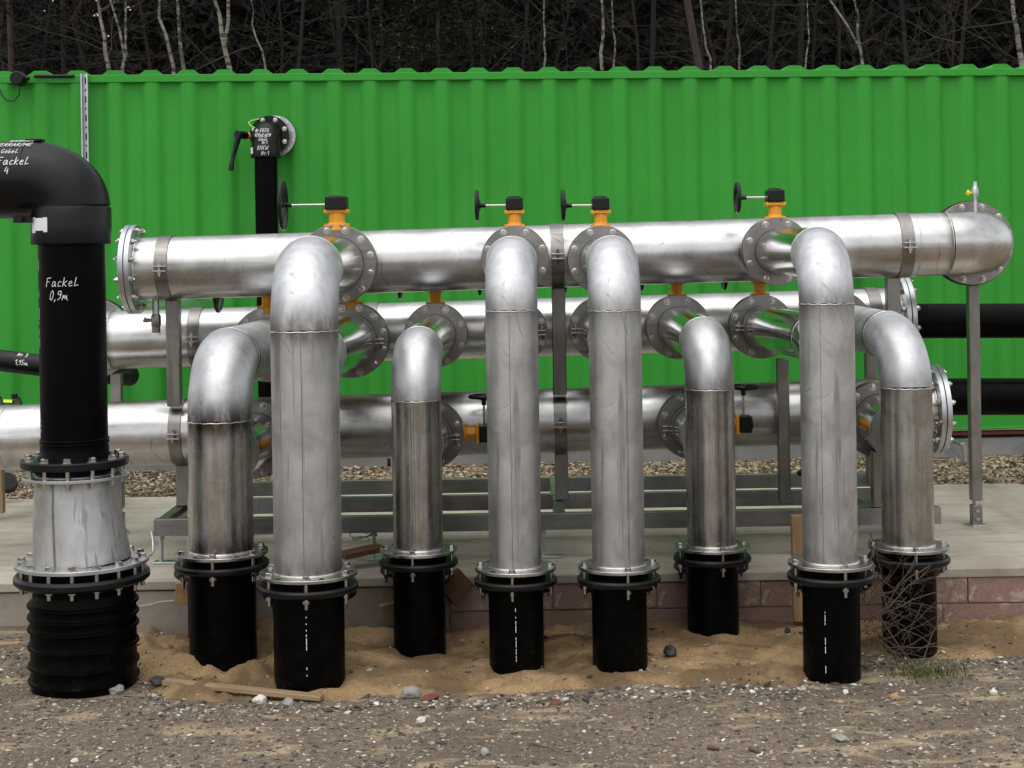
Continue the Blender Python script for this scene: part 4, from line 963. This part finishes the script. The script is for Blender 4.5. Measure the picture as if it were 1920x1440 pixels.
# ------------------------------------------------------------------ things lying about
def GP(px, py, z=0.0):
    """point on the ground plane z seen at (px, py)"""
    Y = 6.0
    for _ in range(12):
        p = W(px, py, Y); Y = (H - z) * Y / max(0.2, (H - p.z))
    return W(px, py, Y)
def board(name, label, cat, a, b, wd, th, mat, up=UP, group=None, bevel=0.003):
    a, b = Vector(a), Vector(b); d = (b - a); L = d.length; d.normalize(); s = up.cross(d).normalized(); u = d.cross(s)
    M_ = Matrix((d, s, u)).transposed(); m = MB(); n = 8; V = []; F = []
    rnd = random.Random(int(L * 1000))
    for i in range(n + 1):
        e = 0.5 * wd * (1 + rnd.uniform(-0.03, 0.03)); c = Vector((-L / 2 + L * i / n, 0, rnd.uniform(-0.001, 0.001)))
        for (y, z) in ((-e, -th / 2), (e, -th / 2), (e, th / 2), (-e, th / 2)): V.append(c + Vector((0, y, z)))
    for i in range(n):
        for j in range(4): F.append((i * 4 + j, i * 4 + (j + 1) % 4, (i + 1) * 4 + (j + 1) % 4, (i + 1) * 4 + j))
    F += [(3, 2, 1, 0), (n * 4, n * 4 + 1, n * 4 + 2, n * 4 + 3)]
    m.add(V, F); o = link(name, m.mesh(name, mat)); o.matrix_world = Matrix.Translation((a + b) / 2) @ M_.to_4x4(); bev(o, bevel)
    return tag(o, label, cat, group)
def rock(name, label, cat, px, py, wpx, hpx, mat, seed, zf=None, flat=0.8):
    import bmesh
    g = GP(px, py); s = g.y / FPX; rw, rh = wpx * s / 2, hpx * s / 2
    bm = bmesh.new(); bmesh.ops.create_icosphere(bm, subdivisions=3, radius=1.0)
    for v in bm.verts:
        p = v.co.copy(); k = 1 + 0.22 * noise.noise(p * 1.3 + Vector((seed * 3.1, 0, 0))) + 0.42 * (noise.voronoi(p * 1.25 + Vector((seed, 2, 5)))[0][0] - 0.4) + 0.07 * noise.noise(p * 5 + Vector((seed, 0, 0)))
        v.co = Vector((p.x * rw, p.y * rw * 0.85, p.z * rh)) * k
    me = bpy.data.meshes.new(name); bm.to_mesh(me); bm.free(); me.polygons.foreach_set('use_smooth', [True] * len(me.polygons)); me.set_sharp_from_angle(angle=R(28)); me.materials.append(MATS[mat])
    o = link(name, me); o.location = (g.x, g.y, (zf(g.x, g.y) if zf else ground_z(g.x, g.y)) + rh * 0.55); o.rotation_euler = (0.1, 0.05, seed * 1.3)
    return tag(o, label, cat)
zmax = lambda x, y: max(ground_z(x, y), sand_z(x, y))
board('wooden_plank', 'weathered wooden plank lying on the sand edge at lower left', 'plank', GP(308, 1294) + UP * 0.034, GP(604, 1317) + UP * 0.018, 0.045, 0.020, 'wood_grey')
rock('dark_lump', 'black charred lump at the left end of the plank', 'lump', 296, 1292, 30, 16, 'dark_stone', 1, zmax)
rock('rock', 'grey rock beside the red brick fragment on the sand edge', 'rock', 770, 1307, 36, 24, 'grey_stone', 2, zmax)
rock('brick_fragment', 'red brick fragment right beside the grey rock', 'brick', 806, 1311, 36, 10, 'red_brick_bit', 3, zmax)
rock('brick_fragment', 'small red brick fragment in front of the second front riser', 'brick', 1040, 1319, 22, 10, 'red_brick_bit', 4, zmax)
rock('stone', 'pale round stone against the plank, near its right end', 'stone', 487, 1316, 22, 18, 'pale_stone', 5, zmax)
rock('stone', 'grey pointed stone at the right end of the plank', 'stone', 541, 1322, 24, 16, 'grey_stone', 6, zmax)
rock('stone', 'mossy grey stone in front of the ribbed black pipe', 'stone', 217, 1300, 30, 20, 'grey_stone', 7, zmax)
rock('stone', 'flat white stone on the dirt left of the second front riser', 'stone', 790, 1351, 20, 12, 'pale_stone', 8)
rock('stone', 'grey pebble near bottom edge left of the dark stick', 'stone', 910, 1414, 18, 16, 'grey_stone', 9)
rock('stone', 'white stone on the dirt near the right edge', 'stone', 1863, 1302, 15, 12, 'pale_stone', 10)
rock('stone', 'flat grey stone on the dirt in the lower right', 'stone', 1575, 1388, 34, 12, 'grey_stone', 11)
rock('stone', 'reddish stone at the foot of the rightmost front riser', 'stone', 1545, 1266, 12, 14, 'red_brick_bit', 12, zmax)
rock('stone', 'white stone by the pair of yellowish pebbles at right', 'stone', 1586, 1302, 12, 10, 'pale_stone', 13)
rock('stone', 'yellowish stone among white pebbles right of centre', 'stone', 1678, 1312, 18, 12, 'wood_pale', 14)
rock('stone', 'white stone lying alone at the lower left', 'stone', 140, 1428, 14, 8, 'pale_stone', 15)
rock('black_lump', 'black tarry lump on the sand right of the third front pipe foot', 'lump', 1257, 1240, 26, 24, 'dark_stone', 16, sand_z)
rock('stone', 'dark stone on the sand beside the wooden stake', 'stone', 1477, 1192, 12, 12, 'dark_stone', 17, sand_z)
def stick(label, pts, r, mat='twig'):
    P = [GP(*p) + UP * 0.006 for p in pts]; solo('stick', MB().tube(P, [r * (1 - 0.4 * i / len(P)) for i in range(len(P))], 7), mat, label, 'stick')
stick('dark curved stick on the dirt near the bottom centre', [(998, 1397), (1015, 1402), (1028, 1405), (1041, 1411)], 0.003)
stick('short dark stick on the dirt left of bottom centre', [(818, 1394), (828, 1396), (838, 1397)], 0.004)
stick('dark bark strip on the dirt at lower right', [(1405, 1406), (1415, 1410), (1426, 1415)], 0.006)
stick('dark bark piece at the lower right near the left stones', [(1327, 1404), (1338, 1406), (1348, 1407)], 0.007)
board('timber_stake', 'pale timber stake standing behind the rightmost front riser', 'stake', W(1498, 1164, 7.04), W(1494, 966, 7.04), 0.055, 0.045, 'wood_pale', Vector((0, 1, 0)))
board('wood_block', 'wet brown board with wire lying on the slab edge', 'board', W(640, 1042, 7.30) + UP * 0.0, W(716, 1026, 7.42), 0.10, 0.028, 'wood_wet')
q = W(680, 1017, 7.38)
solo('wire', MB().tube([q + Vector((0.09 * math.cos(a * 1.7) * (0.4 + 0.06 * a), 0.03 * math.sin(a * 2.3), 0.008 + 0.015 * math.sin(a * 1.3) ** 2 + 0.004 * a)) for a in [0.35 * i for i in range(24)]], 0.002, 6), 'dark_stone', 'tangle of dark binding wire on the wet brown board', 'wire')
board('wood_pad', 'tan wooden offcut wedged beside the leftmost rear pipe foot', 'offcut', W(330, 1112, 6.98), W(356, 1112, 6.98), 0.035, 0.10, 'wood_pale')
board('dark_board', 'dark wet board leaning on the plinth behind the slim left riser', 'board', W(838, 1120, 7.0), W(872, 1080, 7.05), 0.03, 0.11, 'wood_wet')
board('dark_board', 'grey board end jutting left of the slim left pipe foot', 'board', W(714, 1150, 6.99), W(760, 1138, 7.03), 0.04, 0.075, 'wood_grey')
board('wood_lath', 'short pale lath on the ground at the left edge', 'lath', GP(-30, 1212), GP(38, 1209) + UP * 0.005, 0.04, 0.018, 'wood_pale')
board('wood_post', 'brown wooden post on the slab at the left edge', 'post', W(0, 962, 8.9), W(-1, 880, 8.9), 0.05, 0.05, 'wood_grey', Vector((0, 1, 0)))
board('flat_bar', 'dark flat bar lying on the gravel at right', 'bar', W(1838, 892, 10.2) , W(1868, 908, 9.9), 0.03, 0.01, 'steel_frame')
q = W(10, 908, 9.6); solo('rubber_disc', MB().lathe([(0.0005, 0), (0.06, 0), (0.075, 0.02), (0.06, 0.05), (0.0005, 0.05)], q, (0.5, -0.6, 0.5), 24, False), 'rubber', 'black rubber disc on the gravel at the left edge', 'disc')
solo('cable', MB().tube([W(1758, 1186, 7.06), W(1775, 1181, 7.04), (W(1810, 1179, 7.06)), W(1850, 1177, 7.07), W(1900, 1178, 7.06), W(1990, 1175, 7.06)], 0.006, 8), 'cable_white', 'whitish cable along the plinth base at the right', 'cable')
solo('cable', MB().tube([W(250, 1138, 7.10), W(285, 1133, 7.10), W(300, 1128, 7.10), W(326, 1126, 7.10)], 0.0022, 6), 'cable_white', 'thin pale string on the plinth beside the ribbed pipe', 'string')
solo('cable', MB().tube([GP(258, 1213) + UP * 0.03, GP(268, 1222) + UP * 0.04, GP(276, 1236) + UP * 0.02, GP(262, 1252) + UP * 0.01], 0.006, 8), 'rubber', 'short black cable end between ribbed pipe and sand heap', 'cable')
hz_ = [GP(395 + 7 * i, 1246 + 6 * math.sin(i * 1.9)) + UP * (0.035 + 0.012 * math.cos(i * 2.3)) for i in range(8)]
solo('cable', MB().tube(hz_, 0.0035, 6), 'rubber', 'curled black cable scraps on the sand by the leftmost rear pipe', 'cable')
q = W(284, 1000, 7.46)
solo('earth_rod', MB().tube([q + UP * 0.01, W(287, 1015, 7.44), W(287, 1035, 7.40), W(282, 1042, 7.36), W(274, 1044, 7.34)], 0.005, 10), 'galvanised', 'thin bent earthing rod hanging from the skid corner', 'rod')
# dead brushwood round the rear right pipe
def twigs(m, p, d, L, r, lev, rnd, seg=5, curl=0.35, grav=0.0, val=None, sides=4, kids=(3, 6), angle=(0.4, 1.0), shrink=(0.4, 0.7)):
    pts = [p.copy()]; rr_ = [r]; dd = d.normalized()
    for i in range(seg):
        dd = (dd + Vector((rnd.gauss(0, curl), rnd.gauss(0, curl), rnd.gauss(0, curl) + grav)) * 0.5).normalized(); p = p + dd * (L / seg); pts.append(p.copy()); rr_.append(r * (1 - 0.65 * (i + 1) / seg))
    m.tube(pts, rr_, sides, False, val=(val(rnd) if val else 0.0))
    if lev > 0:
        for k in range(rnd.randint(*kids)):
            i = rnd.randint(1, seg); a = rnd.uniform(*angle); ax = Vector((rnd.gauss(0, 1), rnd.gauss(0, 1), rnd.gauss(0, 1))).normalized()
            base = (pts[i] - pts[i - 1]).normalized(); nd = (Matrix.Rotation(a, 3, base.cross(ax).normalized()) @ base)
            twigs(m, pts[i].copy(), nd, L * rnd.uniform(*shrink), rr_[i] * 0.62, lev - 1, rnd, max(2, seg - 1), curl, grav, val, sides, kids, angle, shrink)
rnd = random.Random(21); m = MB(); base = W(1700, 1235, 6.22)
bt = thing('brushwood', base, 'tangle of dead thorny brushwood leaning on the rear right pipe', 'brushwood')
for (pa, pb, r) in (((1620, 1165), (1735, 1050), .005), ((1612, 1160), (1750, 1115), .006), ((1690, 1245), (1600, 1130), .004), ((1700, 1230), (1640, 985), .005), ((1650, 1235), (1760, 1190), .004), ((1660, 1215), (1815, 1218), .004),
                    ((1700, 1240), (1620, 1205), .003), ((1730, 1240), (1700, 1085), .004), ((1615, 1230), (1745, 1140), .003), ((1640, 1020), (1630, 1090), .004), ((1690, 1150), (1620, 1220), .003), ((1665, 1130), (1765, 1090), .003), ((1640, 1180), (1700, 1250), .003), ((1625, 1100), (1740, 1160), .003), ((1745, 1060), (1650, 1130), .003), ((1610, 1145), (1700, 1080), .004), ((1650, 1200), (1790, 1160), .003), ((1720, 1220), (1810, 1190), .003), ((1630, 1010), (1650, 1070), .003), ((1690, 1200), (1740, 1110), .003), ((1610, 1190), (1690, 1150), .003), ((1600, 1170), (1720, 1060), .003), ((1610, 1120), (1690, 1200), .003), ((1640, 1230), (1750, 1220), .003), ((1680, 1100), (1755, 1030), .003), ((1700, 1120), (1640, 1210), .003), ((1620, 1060), (1680, 1130), .003), ((1730, 1130), (1660, 1230), .003), ((1690, 1180), (1800, 1205), .003), ((1650, 1090), (1720, 1200), .003), ((1632, 1000), (1645, 1040), .004)):
    a_, b_ = W(*pa, 6.12 + rnd.uniform(-.02, .06)), W(*pb, 6.10 + rnd.uniform(-.04, .12))
    twigs(m, a_, (b_ - a_) + Vector((rnd.gauss(0, .04), 0, rnd.gauss(0, .03))), (b_ - a_).length * rnd.uniform(.9, 1.25), r * 0.75, 2, rnd, 6, 0.30, 0.0, None, 4, (3, 6), (0.4, 1.1), (0.28, 0.5))
part('twigs', m, 'twig', bt)
m = MB(); rnd = random.Random(5)
for i in range(330):
    px = rnd.gauss(1742, 34); py = rnd.gauss(1264, 8); g = GP(px, py); L = rnd.uniform(0.02, 0.085); a = rnd.random() * 6.28; ln = rnd.uniform(0.5, 2.2)
    d = Vector((math.cos(a) * ln, math.sin(a) * ln, 1)).normalized() * L; s = Vector((-math.sin(a), math.cos(a), 0)) * 0.0022
    g.z = zmax(g.x, g.y) - 0.004; mid = g + d * 0.55 + UP * 0.01; e = g + d + UP * (-0.012 * ln)
    m.add([g - s, g + s, mid + s * 0.8, mid - s * 0.8, e], [(0, 1, 2, 3), (3, 2, 4)], rnd.random())
o = stuff('grass_tuft', m, 'grass', None); tag(o, 'small green grass tuft below the dead brushwood')

# ------------------------------------------------------------------ the wood behind the container
tone = lambda r: r.random() ** 1.3
def tree_trunk(px0, py0, px1, py1, Y, h):
    a, b = W(px0, py0, Y), W(px1, py1, Y); d = (b - a) / (b.z - a.z); base = a - d * (a.z); base = Vector((a.x - d.x * a.z * 0.4, Y, 0.0))
    return [base, base.lerp(a, 0.5) + Vector((0.05, 0, 0)), a, b, Vector((b.x + d.x * (h - b.z) * 0.5, Y + 0.2, h))]
def bare_crown(m, P, r, rnd, n, lev, L, zmin=2.5, val=tone, up=0.25):
    for k in range(n):
        t = rnd.uniform(0.0, 1.0) ** 0.8; z = zmin + (P[-1].z - zmin) * t
        for i in range(len(P) - 1):
            if P[i].z <= z <= P[i + 1].z: q = P[i].lerp(P[i + 1], (z - P[i].z) / (P[i + 1].z - P[i].z))
        a = rnd.random() * 6.28
        twigs(m, q, Vector((math.cos(a), math.sin(a), rnd.uniform(0.1, 1.0))), L * (1.15 - 0.7 * t) * rnd.uniform(0.6, 1.1), r * 0.34 * (1.1 - 0.6 * t), lev, rnd, 4, 0.30, up * 0.3, val, 3, (3, 5), (0.3, 0.9), (0.4, 0.65))
BIRCH = [(207, 128, 181, 8, 24.0, .034, 'slim leaning birch, leftmost of the white trunks above the container'), (233, 130, 235, 70, 24.6, .030, 'white birch with dark bands second from left'), (323, 128, 297, 0, 24.2, .032, 'slender greyish birch left of the forked pair'),
         (345, 126, 329, 0, 24.8, .034, 'straight birch close beside the slender greyish one'), (430, 126, 405, 0, 23.6, .042, 'forked birch, brightest trunk in the left group'), (495, 122, 472, 20, 25.5, .020, 'very thin birch stem right of the forked birch'),
         (1022, 126, 1021, 40, 25.0, .020, 'thin pale birch stem right of the pine in the middle'), (1127, 132, 1131, 0, 24.4, .030, 'mottled birch near the middle of the wood'), (1150, 120, 1149, 30, 26.0, .018, 'faint thin birch just right of the mottled one'),
         (1333, 130, 1318, 50, 24.4, .022, 'thin white birch stem right beside the leaning reddish pine'), (1390, 128, 1384, 60, 24.8, .020, 'thin birch stem further right of the reddish pine'), (1511, 124, 1513, 20, 25.2, .016, 'hair thin grey birch stem left of the forked right birch'),
         (1618, 120, 1603, 0, 24.0, .026, 'birch forking wide above the right half of the container'), (1915, 110, 1896, 0, 23.5, .045, 'pale birch at the right edge of the wood')]
rnd = random.Random(11)
for i, (a0, b0, a1, b1, Y, r, lb) in enumerate(BIRCH):
    P = tree_trunk(a0, b0, a1, b1, Y, 10.5); t = thing('birch_tree', P[0], lb, 'tree', 'birches behind the container')
    if b1 > 30: P[3] = P[3]
    Q = []; 
    for j in range(len(P) - 1):
        for k in range(4):
            f_ = k / 4; Q.append(P[j].lerp(P[j + 1], f_) + Vector((rnd.gauss(0, .022), 0, 0)))
    Q.append(P[-1]); n_ = len(Q)
    m = MB().tube(Q, [r * (1.7 - 1.5 * j / n_) for j in range(n_)], 10, True)
    if i in (4, 12, 1):
        s = P[2].lerp(P[3], 0.35) if i != 12 else P[2].lerp(P[3], 0.2); e = {4: W(428, 0, Y), 12: W(1556, 0, Y), 1: W(207, 0, Y)}[i]
        e2 = e + (e - s) * 2; m.tube([s, s.lerp(e, .5) + Vector((.03, 0, 0)), e, e2], [r * .8, r * .7, r * .6, r * .2], 8, True)
    part('trunk', m, 'birch_bark', t)
    m = MB(); bare_crown(m, P, r, rnd, 12, 2, 1.7, 3.5, lambda q: 0.35 + 0.65 * q.random()); part('crown', m, 'twig_mass', t, attr='tone')
def needle_clump(m, c, s, rnd, n, tn):
    for _ in range(n):
        p = c + Vector((rnd.gauss(0, s), rnd.gauss(0, s), rnd.gauss(0, s * 0.5))); L = rnd.uniform(0.05, 0.13); a = rnd.random() * 6.28; e = rnd.uniform(-0.3, 0.9)
        d = Vector((math.cos(a), math.sin(a), e)) * L; sd_ = Vector((-math.sin(a), math.cos(a), rnd.uniform(-.5, .5))) * L * 0.16
        m.add([p - sd_, p + sd_, p + d], [(0, 1, 2)], min(1, max(0, tn + rnd.uniform(-.25, .3))))
PINE = [(22, 130, 18, 0, 25.0, .055, 'reddish pine trunk at the far left edge', 5.0), (1311, 128, 1288, 0, 23.2, .060, 'leaning reddish pine trunk right of centre', 8.0), (823, 128, 821, 50, 25.0, .038, 'short green pine with brown trunk in the middle', 4.9), (1223, 132, 1226, 0, 27.0, .045, 'straight dark pine trunk left of the reddish one', 7.5),
        (640, 130, 632, 0, 29.0, .05, 'dark spruce in the gloom left of the middle pine', 5.0), (120, 130, 118, 0, 28.0, .05, 'dark spruce behind the left birches', 4.5), (1500, 130, 1505, 0, 28.0, .05, 'dark spruce in the gloom behind the thin right birches', 5.5)]
for i, (a0, b0, a1, b1, Y, r, lb, zc) in enumerate(PINE):
    P = tree_trunk(a0, b0, a1, b1, Y, 12.0); t = thing('pine_tree', P[0], lb, 'tree', 'pines behind the container')
    part('trunk', MB().tube(P, [r * 1.5, r * 1.25, r, r * .95, r * .3], 12, True), 'pine_bark' if i < 3 else 'dark_bark', t)
    m = MB(); mb = MB(); 
    for k in range(34 if i != 2 else 80):
        z = zc + ((12.0 if i != 2 else 8.0) - zc) * rnd.random(); f_ = (z - P[2].z) / (P[-1].z - P[2].z); q = P[2].lerp(P[-1], f_); a = rnd.random() * 6.28; L = (1.9 if i != 2 else 1.2) * (1.1 - max(0, f_) * 0.8) * rnd.uniform(.5, 1.1)
        e = q + Vector((math.cos(a) * L, math.sin(a) * L, rnd.uniform(-.1, .5))); mb.tube([q, q.lerp(e, .5) + UP * .05, e], [r * .3, r * .2, r * .08], 4, False, val=.5)
        for u in (0.45, 0.65, 0.85, 1.0): needle_clump(m, q.lerp(e, u), 0.20, rnd, 40, 0.45 if i != 2 else 0.85)
    tag(part('limbs', mb, 'dark_bark', t), kind='stuff'); part('crown', m, 'needles', t, attr='tone')
BARE = [(560, 130, 570, 0, 26.0, .035, 'bare dark tree right of the birch group'), (700, 130, 690, 0, 25.5, .030, 'bare brown tree left of the middle pine'), (905, 130, 900, 0, 26.5, .035, 'bare twisted tree right of the middle pine'), (980, 130, 990, 0, 27.0, .030, 'bare tree with pale twigs near centre'),
        (1440, 130, 1452, 0, 26.0, .03, 'bare spreading tree right of the reddish pine'), (1700, 128, 1690, 0, 26.0, .035, 'bare olive brown tree near the right'), (1800, 128, 1812, 0, 25.5, .032, 'bare brown tree close to the right edge'), (80, 130, 95, 0, 26.0, .03, 'bare tree next to the far left pine')]
for (a0, b0, a1, b1, Y, r, lb) in BARE:
    P = tree_trunk(a0, b0, a1, b1, Y, 10.0); t = thing('bare_tree', P[0], lb, 'tree', 'bare trees behind the container')
    part('trunk', MB().tube(P, [r * 1.5, r * 1.25, r, r * .9, r * .25], 9, True), 'dark_bark', t)
    m = MB(); bare_crown(m, P, r, rnd, 30, 2, 2.2, 3.0); part('crown', m, 'twig_mass', t, attr='tone')
# the rest of the wood reads as one mass
m = MB(); rnd = random.Random(33)
for k in range(46):
    x = -13 + 26 * (k + rnd.random()) / 46; Y = rnd.uniform(25.5, 34); P = [Vector((x, Y, 0)), Vector((x + rnd.gauss(0, .2), Y, 3)), Vector((x + rnd.gauss(0, .4), Y, 6)), Vector((x + rnd.gauss(0, .8), Y, 10))]
    r = rnd.uniform(.02, .05); m.tube(P, [r * 1.4, r * 1.1, r * .8, r * .2], 6, False, val=rnd.uniform(.2, .7)); bare_crown(m, P, r, rnd, 26, 2, 2.0, 2.8)
stuff('woodland_twigs', m, 'twig_mass', 'dense brown thicket of bare branches filling the wood')
m = MB(); rnd = random.Random(44)
def mass(n, x0, x1, y0, y1, z0, z1, gap, smin, smax):
    k = 0
    while k < n:
        p = Vector((rnd.uniform(x0, x1), rnd.uniform(y0, y1), rnd.uniform(z0, z1)))
        g = noise.noise(Vector((p.x * 0.5, p.z * 0.7, 2.2)))
        if g > gap(p): continue
        k += 1; s = rnd.uniform(smin, smax); u = Vector((rnd.gauss(0, 1), rnd.gauss(0, .4), rnd.gauss(0, .6))).normalized() * s; v = Vector((rnd.gauss(0, .5), rnd.gauss(0, 1), rnd.gauss(0, 1))).normalized() * s * .55
        m.add([p - u - v, p + u - v * .6, p + v], [(0, 1, 2)], rnd.random() ** 1.5 * .8)
mass(30000, -26, 26, 36, 44, 0.2, 17, lambda p: 0.30 if (-12 < p.x < -6.5) else 9, 0.30, 0.60)
mass(30000, -16, 16, 33, 36, 0.2, 12, lambda p: 0.26 if (-12 < p.x < -5) else 9, 0.12, 0.26)
mass(26000, -6, 22, 36, 44, 0.2, 9, lambda p: 9, 0.28, 0.55)
mass(9000, -22, -6, 36, 44, 0.2, 9, lambda p: 0.2, 0.28, 0.5)
mass(9000, -13, 13, 30, 35, 0.2, 12, lambda p: 0.0 if p.x > -5 else -0.15, 0.06, 0.16)
stuff('woodland_mass', m, 'needles', 'dark evergreen depth of the wood behind the thicket', smooth=False)
